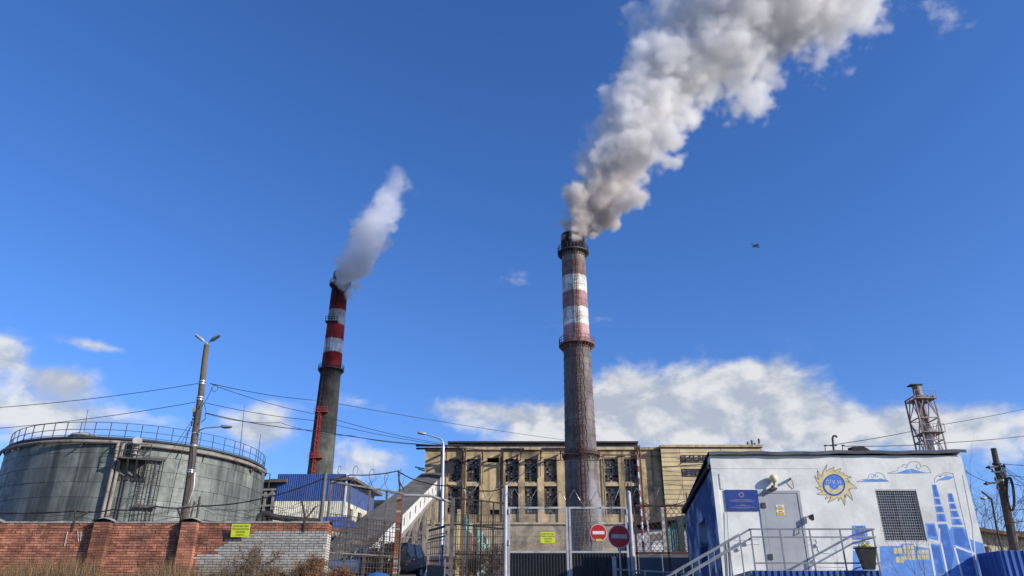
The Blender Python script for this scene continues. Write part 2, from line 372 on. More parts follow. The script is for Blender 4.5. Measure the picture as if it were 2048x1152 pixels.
CRY = 112.0
def chimney_grey():
    base = Vector((10.3, CRY, g(CRY))); zc = lambda py: at(1150, py, CRY).z
    root = thing('chimney', base, 'tall grey concrete chimney with faded pink and white bands and a billowing white plume', 'chimney')
    bands = [(0,(.145,.128,.122)),(zc(910),(.165,.145,.138)),(zc(835),(.18,.155,.148)),(zc(690),(.42,.25,.24)),(zc(654),(.68,.66,.62)),(zc(621),(.38,.22,.215)),(zc(588),(.64,.62,.58)),(zc(557),(.21,.145,.13)),(zc(528),(.24,.21,.18)),(zc(499),(.02,.018,.018))]
    m = band_mat('chimney_concrete', bands, 10.3-.15, (.05,.042,.04))
    top = zc(472); prof = [(2.58,g(CRY)-.5-base.z)]
    for z, r in ((at(0,993,CRY).z,2.5),(at(0,800,CRY).z,2.24),(at(0,690,CRY).z,2.10),(top-3.2,1.95),(top,1.90),(top,1.55),(top-3,1.5)): prof.append((r, z-base.z))
    zt = []
    for (r0,z0),(r1,z1) in zip(prof[:-3], prof[1:-2]):
        k = max(1, int((z1-z0)/1.25))
        for i in range(k): zt.append((lerp(r0,r1,i/k), lerp(z0,z1,i/k)))
    zt += prof[-3:]
    mb = MB(); mb.lathe(zt, base, 64); mb.build('shaft', m, root, True)
    capm = mat('soot_black', (.018,.016,.016), .95, var=.4, bump=.5, bscale=4)
    mb = MB(); n = 48; vs = []; rr = random.Random(3)
    for z, r in ((top-2.9,1.99),(top-2.9,2.06),(top-.3,2.0),(top,1.98),(top,1.5),(top-2.5,1.5)):
        for k in range(n):
            a = 2*math.pi*k/n; j = .35*mnoise.noise(Vector((math.cos(a)*2.2, math.sin(a)*2.2, 7))) if z > top-1 else 0
            vs.append((base.x+r*math.cos(a), base.y+r*math.sin(a), z+j))
    mb.add(vs, [[i*n+k, i*n+(k+1) % n, (i+1)*n+(k+1) % n, (i+1)*n+k] for i in range(5) for k in range(n)]); mb.build('cap', capm, root, True)
    cc = Vector((base.x, base.y, 0))
    ring_platform(root, cc, zc(508), 1.96, 2.62, dark_steel)
    ring_platform(root, cc, zc(692), 2.12, 2.85, mat('pink_steel', (.24,.12,.11), .8, var=.4))
    ring_platform(root, cc, zc(912), 2.4, 2.85, rust, h=.45)
    lx = base.x + .12
    prev = g(CRY)+3
    for z in (zc(692), zc(508)):
        rp = lambda zz: poly_interp(zz, [(base.z+a[1], a[0]) for a in prof[:-2]])
        ladder(root, (lx, CRY-rp(prev)-.12, prev), (lx, CRY-rp(z)-.12, z-.1), (0,-1,0), rust, w=.55, step=.6, r=.035, hoopstep=1.2)
        prev = z+.05
    mb = MB()
    for dx in (-.55, -.8, .75):
        pts = []
        for i in range(60):
            z = lerp(g(CRY)+2, zc(692)-.3, i/59); r = poly_interp(z, [(base.z+a[1], a[0]) for a in prof[:-2]])
            x = dx+.10*math.sin(i*1.9+dx*5); pts.append((base.x+x, CRY-math.sqrt(max(.01, r*r-x*x))-.06, z))
        mb.tube(pts, .035, 5)
    mb.build('cable', rust, root, kind='stuff')
    # reinforcing hoops
    for py in [h for h in range(705, 905, 14)] + [538, 575, 605, 640, 670]:
        z = zc(py); r = poly_interp(z, [(base.z+a[1], a[0]) for a in prof[:-2]]); mb = MB()
        mb.lathe([(r-.03,-.07),(r+.035,-.07),(r+.035,.07),(r-.03,.07)], (base.x,base.y,z), 48); mb.build('hoop', m, root, True)
chimney_grey()

CLY = 165.0
def chimney_red():
    base = Vector((-41.8, CLY, g(CLY))); zc = lambda py: at(680, py, CLY).z
    root = thing('chimney', base, 'slimmer dark chimney with bright red and white bands behind the blue building', 'chimney')
    bands = [(0,(.095,.10,.085)),(zc(870),(.04,.04,.039)),(zc(740),(.26,.022,.022)),(zc(708),(.68,.66,.62)),(zc(681),(.42,.045,.04)),(zc(652),(.60,.58,.53)),(zc(623),(.30,.03,.03)),(zc(590),(.04,.034,.032))]
    m = band_mat('chimney_paint', bands, -41.8-1.2, (.045,.042,.04), soot=(zc(660), zc(575)))
    top = zc(546); prof = [(2.85,g(CLY)-.5-base.z),(2.7,at(0,944,CLY).z-base.z),(2.28,zc(740)-base.z),(1.95,zc(598)-base.z),(1.85,top-base.z),(1.5,top-base.z),(1.45,top-base.z-3)]
    mb = MB(); mb.lathe(prof, base, 56); mb.build('shaft', m, root, True)
    cc = Vector((base.x, base.y, 0)); rp = lambda zz: poly_interp(zz, [(base.z+a[1], a[0]) for a in prof[:-2]])
    for py, mm in ((741, dark_steel), (571, dark_steel)): ring_platform(root, cc, zc(py), rp(zc(py)), rp(zc(py))+.65, mm, n=24)
    for py, mm in ((651, dark_steel), (831, red_steel), (922, red_steel)):      # landings on the ladder side
        z = zc(py); r = rp(z); x0, x1 = base.x-1.9, base.x+1.0; y0 = CLY-r-1.0; mb = MB(); mb.boxmm((x0,y0,z-.1),(x1,CLY-r*.6,z+.05)); p = mb.build('landing', mm, root)
        for i in range(5):
            x = lerp(x0+.06, x1-.06, i/4); mb = MB(); mb.beam((x,y0+.06,z),(x,y0+.06,z+1.1),.09); mb.build('railing_post', mm, p)
        mb = MB()
        for h in (1.1,.6): mb.beam((x0,y0+.06,z+h),(x1,y0+.06,z+h),.09)
        mb.build('handrail', mm, p)
    lx = base.x-.75; prev = g(CLY)+4
    for z, mm in ((zc(831), red_steel), (zc(741), rust), (zc(571), rust)):
        a = rp(prev); b = rp(z); s = lambda r: math.sqrt(r*r-.56)
        ladder(root, (lx, CLY-s(a)-.15, prev), (lx, CLY-s(b)-.15, z-.1), (0,-1,0), mm, w=.7, step=.6, r=.055 if mm is red_steel else .03, hoopstep=1.1, hr=.06 if mm is red_steel else .025)
        prev = z+.05
chimney_red()

# ------------------------------------------------------------------ smoke: real volumes of vapour
def plume(name, pts, lumps, Yf, dens, label, vox, warp=1.0, albedo=(.975,.97,.96), edge=5.0, ray=.5, nsc=1.0, seed=0.0, nl=60, sootz=26.0, sootc=(.84,.80,.76)):
    """pts: (px,py,radius px, density factor) along the axis; lumps the same, off the axis"""
    P = []; 
    for i in range(len(pts)-1):
        a, b = pts[i], pts[i+1]
        for k in range(8):
            t = k/8; P.append([lerp(a[j], b[j], t) for j in range(4)])
    P.append(list(pts[-1])); na = len(P); P += [list(l) for l in lumps]
    rl = random.Random(int(seed)+5)
    for _ in range(nl):                                  # cauliflower heads along the rim
        i = rl.randrange(2, na); px, py, r, f = P[i]; t = rl.uniform(0, 2*math.pi); k = rl.uniform(.22, .42)
        P.append([px+r*math.cos(t)*(1.0-k*.35), py+r*math.sin(t)*(1.0-k*.35), r*k, f, rl.uniform(-.8, .5)*r])
    verts, rad, den = [], [], []
    for (px, py, r, f, *dy) in P:
        Y = Yf(px, py); Y += dy[0]*Y/FPX if dy else 0; p = at(px, py, Y); zc = Y/pdir(px, py).y; rm = r*zc/FPX
        verts.append(p); rad.append(rm); den.append(f*dens/rm)
    me = bpy.data.meshes.new(name); me.from_pydata([tuple(v) for v in verts], [], [])
    a = me.attributes.new('radius', 'FLOAT', 'POINT'); a.data.foreach_set('value', rad)
    a = me.attributes.new('dens', 'FLOAT', 'POINT'); a.data.foreach_set('value', den)
    a = me.attributes.new('lump', 'BOOLEAN', 'POINT'); a.data.foreach_set('value', [i >= na for i in range(len(P))])
    ob = bpy.data.objects.new(name, me); col.objects.link(ob); tag(ob, label, 'smoke', None, 'stuff')
    lo = Vector([min(v[i]-r*1.25 for v, r in zip(verts, rad)) for i in range(3)]); hi = Vector([max(v[i]+r*1.25 for v, r in zip(verts, rad)) for i in range(3)])
    # material
    m = bpy.data.materials.new(name+'_vapour'); m.use_nodes = True; t = NT(m.node_tree); t.n.clear()
    out = t.new('ShaderNodeOutputMaterial'); pv = t.new('ShaderNodeVolumePrincipled'); t.l.new(pv.outputs[0], out.inputs['Volume'])
    zz = t.sep(t.new('ShaderNodeNewGeometry').outputs['Position'])[2]; z00 = verts[0].z
    t.put(pv.inputs['Color'], t.mix(t.smooth(zz, z00, z00+sootz), c4(sootc), c4(albedo))); pv.inputs['Density'].default_value = 1.0; pv.inputs['Anisotropy'].default_value = 0.0
    pv.inputs['Density Attribute'].default_value = 'density'
    me.materials.append(m)
    # density field baked into a grid
    ng = bpy.data.node_groups.new(name+'_field', 'GeometryNodeTree'); ng.interface.new_socket('Geometry', in_out='INPUT', socket_type='NodeSocketGeometry'); ng.interface.new_socket('Geometry', in_out='OUTPUT', socket_type='NodeSocketGeometry')
    G = NT(ng); gi = G.new('NodeGroupInput'); go = G.new('NodeGroupOutput')
    pos = G.new('GeometryNodeInputPosition').outputs[0]
    pos = G.vmath('ADD', pos, (seed, seed*.7, seed*.3))
    def near(geom, wp):
        rsn = G.new('GeometryNodeSampleNearest', domain='POINT'); G.l.new(geom, rsn.inputs['Geometry']); G.put(rsn.inputs['Sample Position'], wp); idx = rsn.outputs[0]
        def samp(dt, sock):
            n = G.new('GeometryNodeSampleIndex', data_type=dt, domain='POINT'); G.l.new(geom, n.inputs['Geometry']); G.put(n.inputs['Value'], sock); G.put(n.inputs['Index'], idx); return n.outputs[0]
        rr = samp('FLOAT', attr('radius'))
        return G.math('SUBTRACT', 1.0, G.math('DIVIDE', G.vmath('DISTANCE', wp, samp('FLOAT_VECTOR', rpos)), rr)), samp('FLOAT', attr('dens'))
    def attr(nm):
        n = G.new('GeometryNodeInputNamedAttribute', data_type='FLOAT'); n.inputs['Name'].default_value = nm; return n.outputs[0]
    rpos = G.new('GeometryNodeInputPosition').outputs[0]
    # swirl: push the sampling point about with coarse noise
    def vnoise(sc, det):
        n = G.new('ShaderNodeTexNoise'); G.put(n.inputs['Vector'], pos); n.inputs['Scale'].default_value = sc*nsc; n.inputs['Detail'].default_value = det; n.inputs['Roughness'].default_value = .5
        return G.vmath('SUBTRACT', n.outputs['Color'], (.5,.5,.5))
    wp = G.vmath('ADD', rpos, G.vmath('SCALE', vnoise(.11, 2), sc=4.2*warp))
    wp = G.vmath('ADD', wp, G.vmath('SCALE', vnoise(.42, 2), sc=1.5*warp))
    bl = G.new('GeometryNodeInputNamedAttribute', data_type='BOOLEAN'); bl.inputs['Name'].default_value = 'lump'
    sg = G.new('GeometryNodeSeparateGeometry', domain='POINT'); G.l.new(gi.outputs[0], sg.inputs['Geometry']); G.put(sg.inputs['Selection'], bl.outputs[0])
    va, dd = near(sg.outputs[1], wp); vb, d2 = near(sg.outputs[0], wp)
    val = G.math('MAXIMUM', va, G.math('MULTIPLY', vb, .45))
    def billow(sc, amp):
        v = G.new('ShaderNodeTexVoronoi', feature='F1'); G.put(v.inputs['Vector'], G.vmath('ADD', pos, G.vmath('SCALE', vnoise(sc*1.7, 1), sc=.5/sc/nsc))); v.inputs['Scale'].default_value = sc*nsc
        v.inputs['Detail'].default_value = 0
        return G.math('MULTIPLY', G.math('SUBTRACT', .42, v.outputs['Distance']), amp)
    val = G.math('ADD', val, G.math('ADD', billow(.15, .55), G.math('ADD', billow(.36, .27), billow(.85, .10))))
    n = G.new('ShaderNodeTexNoise'); G.put(n.inputs['Vector'], pos); n.inputs['Scale'].default_value = .55*nsc; n.inputs['Detail'].default_value = 6; n.inputs['Roughness'].default_value = .64
    val = G.math('ADD', val, G.math('MULTIPLY', G.math('SUBTRACT', n.outputs[0], .5), .95))
    dens_f = G.math('MULTIPLY', G.math('MULTIPLY', G.math('SUBTRACT', val, .05), edge, clamp=True), dd)
    dens_f = G.math('MULTIPLY', dens_f, G.math('GREATER_THAN', val, .05))
    vc = G.new('GeometryNodeVolumeCube'); G.put(vc.inputs['Density'], dens_f)
    vc.inputs['Min'].default_value = lo; vc.inputs['Max'].default_value = hi
    for i, k in enumerate(('Resolution X','Resolution Y','Resolution Z')): vc.inputs[k].default_value = max(8, int((hi[i]-lo[i])/vox))
    sm = G.new('GeometryNodeSetMaterial'); G.l.new(vc.outputs[0], sm.inputs[0]); sm.inputs['Material'].default_value = m
    G.l.new(sm.outputs[0], go.inputs[0])
    md = ob.modifiers.new('field', 'NODES'); md.node_group = ng
    return ob
# ------------------------------------------------------------------ boiler house
BY = 130.0
def boiler_house():
    Zx = lambda zx, zy=400, Y=BY: at(840+zx*.2734, 840+zy*.2734, Y).x
    Zz = lambda zy, Y=BY: at(1024, 840+zy*.2734, Y).z
    plaster = mat('tan_plaster', (.53,.405,.225), .95, var=.38, scale=.5, col2=(.17,.13,.09), mixscale=.2, mixlo=.47, mixhi=.66, streak=(.9,.47,.70,.85), streakcol=(.075,.058,.047), bump=.5, bscale=1.4)
    plaster2 = mat('sill_plaster', (.50,.40,.25), .95, var=.35, scale=.8, streak=(1.2,.5,.75,.7), streakcol=(.08,.06,.05))
    lower = mat('bare_masonry', (.40,.33,.23), .95, var=.45, scale=.5, col2=(.17,.14,.11), mixscale=.3, mixlo=.46, mixhi=.68, bump=.7, bscale=2)
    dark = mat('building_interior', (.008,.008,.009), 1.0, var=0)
    x0, x1 = Zx(38,300), Zx(1765,300); z0 = g(BY)-.5; z1 = Zz(205)
    root = thing('boiler_house', ((x0+x1)/2, BY, g(BY)), 'long tan industrial building with two rows of broken dark windows behind the gate', 'building')
    colsx = [(208,298),(340,435),(625,718),(765,856),(906,1000),(1058,1150),(1205,1290),(1352,1450),(1497,1590)]
    rows = [(452,285),(690,485)]
    rects = []; wins = []
    for (a, b) in colsx:
        for (lo, hi) in rows:
            A, B = Zx(a), Zx(b); rects.append((A-x0, B-x0, Zz(lo)-z0, Zz(hi)-z0)); wins.append((A, B, Zz(lo), Zz(hi)))
    small = [(515,582,690,655),(490,576,310,276)]
    for (a, b, lo, hi) in small: rects.append((Zx(a)-x0, Zx(b)-x0, Zz(lo)-z0, Zz(hi)-z0))
    zl = Zz(765); mb = MB()
    wall_open(mb, (x0,BY,z0), (1,0,0), x1-x0, z1-z0, rects, .55, (0,-1,0))
    mb.quad((x0,BY,z0),(x0,BY,z1),(x0,BY+40,z1),(x0,BY+40,z0)); mb.quad((x0,BY,z1),(x1,BY,z1),(x1,BY+40,z1),(x0,BY+40,z1)); mb.quad((x1,BY+40,z0),(x1,BY+40,z1),(x1,BY,z1),(x1,BY,z0))
    mb.build('wall', plaster, root)
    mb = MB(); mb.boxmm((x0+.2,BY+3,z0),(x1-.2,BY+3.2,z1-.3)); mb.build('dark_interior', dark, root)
    mb = MB(); mb.boxmm((x0-.15,BY-.35,z1-.35),(x1,BY+.5,z1+.12)); mb.build('parapet', plaster2, root)
    mb = MB(); mb.boxmm((x0,BY-.18,z0),(x1,BY-.02,zl)); mb.build('lower_wall', lower, root)
    mb = MB(); mb.boxmm((x0,BY-.45,zl),(x1,BY-.02,zl+.28)); mb.build('ledge', plaster2, root)
    # piers stand proud, bands between the window rows
    px_ = [(298,340),(435,460),(600,625),(718,765),(856,906),(1000,1058),(1150,1205),(1290,1352),(1450,1497),(1590,1622)]
    for (a, b) in px_:
        mb = MB(); mb.boxmm((Zx(a)+.05,BY-.22,zl+.29),(Zx(b)-.05,BY-.01,Zz(262))); mb.build('pier', plaster, root)
    for (a, b) in colsx:
        mb = MB(); mb.boxmm((Zx(a)+.02,BY-.14,Zz(484)),(Zx(b)-.02,BY-.01,Zz(462))); mb.build('sill', plaster2, root)
    gm = [mat('dirty_glass', (.05,.052,.055), .35, var=.4, scale=.6, spec=.5, island=.35), mat('pane_board', (.13,.12,.11), .8, var=.4, island=.4), mat('pane_grey', (.22,.22,.215), .6, var=.3, island=.4),
          mat('broken_pane', (.006,.006,.006), 1, var=0), mat('brown_pane', (.09,.06,.045), .8, var=.3, island=.3)]
    fm = mat('window_bars', (.075,.065,.058), .8, var=.3)
    rr = random.Random(11)
    def window(A, B, lo, hi, Y, nx, nz, pr, parent=root):
        mb = MB(); t = .07
        for i in range(nx+1): x = lerp(A, B, i/nx); mb.boxmm((x-t/2,Y-.05,lo),(x+t/2,Y+.05,hi))
        for j in range(nz+1): z = lerp(lo, hi, j/nz); mb.boxmm((A,Y-.045,z-t/2),(B,Y+.045,z+t/2))
        f = mb.build('window', fm, parent); mb = MB()
        for i in range(nx):
            for j in range(nz):
                u = rr.random(); k = 0
                for q, p in enumerate(pr):
                    if u < p: k = q; break
                    u -= p
                if k == 3: continue
                xa, xb, za, zb = lerp(A,B,i/nx)+t/2, lerp(A,B,(i+1)/nx)-t/2, lerp(lo,hi,j/nz)+t/2, lerp(lo,hi,(j+1)/nz)-t/2
                e = [rr.uniform(-.03,.03) for _ in range(3)]
                mb.add([(xa,Y+.02+e[0],za),(xb,Y+.02+e[1],za),(xb,Y+.02+e[1]+e[2],zb),(xa,Y+.02+e[0]+e[2],zb)], [[0,1,2,3]], k)
        mb.build('pane', gm, f, kind='stuff')
    for i, (A, B, lo, hi) in enumerate(wins):
        base = [(.40,.22,.16,.14,.08),(.32,.30,.12,.11,.15),(.50,.14,.12,.20,.04)][(i*7+i//3) % 3] if i > 3 else (.24,.32,.16,.18,.10)
        window(A, B, lo, hi, BY+.3, 5, 10 if i % 2 == 0 else 12, base)
    # sheet-metal hoods and boards hanging loose by the gallery
    mb = MB(); p = at(840+205*.2734, 840+345*.2734, BY-.6); mb.box(p, (2.2,.12,1.9), Matrix.Rotation(.25,3,'Y') @ Matrix.Rotation(.2,3,'X')); mb.build('loose_sheet', dark_steel, root)
    # pipe rack: beams out of the wall, struts, two pipes
    zb = Zz(248)
    for zx in (160, 315, 455, 600, 738, 885, 1030):
        x = Zx(zx); mb = MB(); mb.beam((x,BY-.22,zb),(x,BY-3.2,zb),.22,.30); mb.beam((x,BY-.22,zb-1.1),(x,BY-2.6,zb-.1),.14); mb.build('bracket', rust, root)
    for (a, b, dz) in ((-25,318,.35),(-25,318,.75),(885,1060,.35),(590,760,.3)):
        mb = MB(); mb.cyl((Zx(a),BY-2.2-dz,zb+dz),(Zx(b),BY-2.2-dz,zb+dz),.17,n=10); mb.build('pipe', dark_steel, root, True)
    for (zx, a, b, r) in ((312,205,1000,.16),(330,205,1000,.12),(606,250,480,.13),(1600,180,760,.16),(1616,190,1000,.12),(460,260,470,.07),(722,300,440,.06),(1340,280,700,.08),(1536,280,640,.06),(880,250,420,.05),(190,200,900,.09)):
        mb = MB(); mb.cyl((Zx(zx),BY-.45,Zz(b)),(Zx(zx),BY-.45,Zz(a)),r,n=8); mb.build('pipe', rust, root, True)
    mb = MB(); mb.beam((Zx(1600),BY-.4,Zz(262)),(Zx(1765),BY-.4,Zz(268)),.12); mb.beam((Zx(1340),BY-.4,Zz(262)),(Zx(1600),BY-.4,Zz(262)),.12); mb.build('cable_tray', rust, root)
    for (a, b) in ((-45,40),(-20,36)):
        mb = MB(); z = Zz(335+(a+45)*.6); mb.beam((Zx(a),BY+1,z),(Zx(b),BY+1,z-.4),.18); mb.build('stub_beam', rust, root)
    # set-back upper storey
    Yp = 141; a, b = at(840+218*.2734, 890, Yp).x, at(840+1580*.2734, 890, Yp).x
    grey = mat('tar_cladding', (.045,.045,.047), .85, var=.4, scale=.6, col2=(.09,.088,.085), mixscale=.5, streak=(1.5,.5,.7,.5))
    mb = MB(); mb.boxmm((a,Yp,z1-1),(b,Yp+10,at(1024,886.5,Yp).z)); mb.build('upper_storey', grey, root)
    mb = MB(); mb.boxmm((a-.4,Yp-.5,at(1024,886.5,Yp).z+.01),(b+.4,Yp+10.3,at(1024,885,Yp).z+.15)); mb.build('roof', dark_steel, root)

    # lighter panel-clad wing
    Yw = BY-1.2; xa = Zx(1766,300,Yw); xb = at(1523,900,Yw).x; zt = Zz(201,Yw)
    wing = thing('panel_wing', ((xa+xb)/2, Yw, g(BY)), 'yellowish concrete panel wing with strip windows beyond the white guard house', 'building')
    pm = mat('yellow_panel', (.60,.48,.27), .9, var=.22, scale=.5, streak=(.8,.56,.78,.6), streakcol=(.12,.09,.06), objr=.10, bump=.3, bscale=3)
    jm = mat('panel_joint', (.10,.085,.06), 1, var=.2)
    mb = MB(); mb.boxmm((xa,Yw,g(BY)-.5),(xb,BY+35,zt)); mb.build('core', jm, wing)
    xc = Zx(1905,300,Yw); pit = (Zz(200,Yw)-Zz(233,Yw))
    seg = [(xa, xc), (xc, (xc+xb)/2), ((xc+xb)/2, xb)]
    wrows = {2:1, 3:1, 6:1, 7:1}
    for (sa, sb) in seg:
        for j in range(15):
            zz = zt-.15-(j+1)*pit
            if zz < g(BY): break
            if sa > xa+1 and j in (2,5): continue
            mb = MB(); mb.boxmm((sa+.03,Yw-.10+rr.uniform(-.02,.02),zz+.04),(sb-.03,Yw+.02,zz+pit-.04)); mb.build('panel', pm, wing)
    for j in (2,5):
        zz = zt-.15-(j+1)*pit
        for (sa, sb) in seg[1:]: window(sa+.15, sb-.15, zz-.1, zz+pit*1.45, Yw-.14, 9, 3, (.45,.25,.05,.05,.20), wing)
    mb = MB(); mb.boxmm((xa-.1,Yw-.4,zt),(xb+.2,BY+35,zt+.4)); mb.build('parapet', plaster2, wing)
    for (sa, sb) in seg[1:]:
        zz = zt-.15-2.2*pit; mb = MB(); mb.beam((sa-.8,Yw-1.3,zz-.4),(sb,Yw-1.3,zz+.1),.12); mb.beam((sa+2,Yw-.1,zz+.5),(sa+2,Yw-1.3,zz),.12); mb.build('hood_bar', rust, wing)
    # aerials on its roof
    for (px, top, lb) in ((1496,884,'slightly bent aerial rod set back from the panel wing roof corner'),(1504,881,'second tallest aerial rod on the panel wing roof'),(1510,887,'shortest aerial stub on the panel wing roof'),(1518,878,'tallest aerial rod at the roof corner of the panel wing')):
        p = at(px, 897, Yw+2); t = at(px-1, top, Yw+2); r = thing('roof_aerial', p, lb, 'aerial', 'aerials on the wing roof')
        mb = MB(); mb.beam(p+Vector((0,0,-.6)), t, .12); mb.build('mast', dark_steel, r); mb = MB(); mb.box(t-Vector((0,0,.35)), (.28,.2,.8)); mb.build('antenna', dark_steel, r)
boiler_house()

# ------------------------------------------------------------------ conveyor gallery
def gallery():
    roofm = mat('gallery_roof', (.085,.088,.085), .75, col2=(.12,.10,.085), mixscale=.5, var=.4, scale=.5, streak=(2,.5,.7,.3), bump=.2)
    white = mat('gallery_white', (.60,.60,.57), .8, var=.28, scale=.8, streak=(2,.5,.72,.5), streakcol=(.2,.18,.15))
    steel = mat('trestle_steel', (.26,.235,.20), .8, var=.35, scale=1, col2=(.13,.10,.08), mixscale=1)
    A = at(886,947,129.6); B = at(802,1029,84); d = (A-B); B = B - d*.62
    T = at(847,942,129.6); T.z = A.z + .05; wid = A.x - T.x; side = Vector((-1,0,0))
    Hh = 2.35
    root = thing('conveyor_gallery', (B.x, B.y, g(B.y)), 'sloping covered conveyor gallery with grey ribbed roof and white window wall', 'conveyor')
    N = 60; mb = MB(); vs = []
    axis = (A-B); L = axis.length
    # ribbed roof: cross ribs run along the slope
    nr = 46
    for t in (0, 1):
        for k in range(nr*2+1):
            s = k/(nr*2); z = .16*(1-abs(2*s-1)) + (.06 if k % 2 else 0)
            vs.append(B + axis*t + side*(s*(wid+.5)-.25) + Vector((0,0,z)))
    m = nr*2+1
    mb.add(vs, [[k, k+1, m+k+1, m+k] for k in range(m-1)]); mb.build('roof', roofm, root)
    down = Vector((0,0,-Hh)); mb = MB(); thick = Vector((-.08,0,0))
    # window wall with openings along the slope
    nwin = 16; us = [0.0]; wins = []
    for i in range(nwin):
        u = (i+.62)/nwin; wins.append((u, u+.010)); us += [u, u+.010]
    us.append(1.0); vv = [0, .30, .66, 1]
    for i in range(len(us)-1):
        for j in range(3):
            if j == 1 and i % 2 == 1: continue
            q = lambda u, v: B + axis*u + down*v + Vector((0,0,-.05))
            mb.quad(q(us[i],vv[j+1]), q(us[i+1],vv[j+1]), q(us[i+1],vv[j]), q(us[i],vv[j]))
    mb.build('wall', white, root)
    mb = MB(); mb.prism([B+down+side*wid, B+down, A+down, A+down+side*wid], (0,0,-.25)); mb.prism([B+side*wid, B+side*wid+down, A+side*wid+down, A+side*wid], (-.08,0,0)); mb.build('floor', steel, root)
    gl = mat('gallery_glass', (.02,.022,.025), .4, var=.2)
    for (a, b) in wins:
        mb = MB(); q = lambda u, v: B + axis*u + down*v + Vector((-.06,0,-.05)); mb.prism([q(a,.66), q(b,.66), q(b,.30), q(a,.30)], (-.05,0,0)); mb.build('window', gl, root)
    mb = MB(); mb.beam(B+Vector((.04,0,-Hh-.1)), A+Vector((.04,0,-Hh-.1)), .12, .4); mb.build('edge_beam', steel, root)
    mb = MB(); mb.prism([B+down, B+down+side*wid, B+side*wid, B], (0,-.12,0)); mb.build('end_wall', white, root)
    # trestles
    for k, u in enumerate((.12,.27,.42,.56,.70,.84)):
        c = B + axis*u + down; zg = g(c.y); tr = MB(); hgt = c.z-zg
        cs = [(c.x-.1, c.y-1.2), (c.x-wid+.1, c.y-1.2), (c.x-.1, c.y+1.2), (c.x-wid+.1, c.y+1.2)]
        t0 = tr.build('trestle', steel, root) if False else None
        legs = []
        for (x, y) in cs:
            mb = MB(); mb.beam((x,y,zg-.2),(x,y,c.z-.2+(y-c.y)*axis.z/axis.y),.30); legs.append(mb.build('trestle_leg', steel, root))
        nb = max(1, int(hgt/3.2)); mb = MB()
        for i in range(nb):
            za, zb = lerp(zg, c.z-.4, i/nb), lerp(zg, c.z-.4, (i+1)/nb)
            for (p, q) in ((0,1),(0,2),(1,3)):
                mb.beam((*cs[p],za),(*cs[q],zb),.13); mb.beam((*cs[q],za),(*cs[p],zb),.13); mb.beam((*cs[p],zb),(*cs[q],zb),.16)
        mb.build('trestle_bracing', steel, root)
    # knee braces up to the gallery
    for u in (.2,.35,.5,.63,.77,.9):
        c = B + axis*u + down; mb = MB(); mb.beam((c.x, c.y-5, c.z-3.2),(c.x, c.y+1.5, c.z+.2),.2); mb.build('knee_brace', steel, root)
gallery()

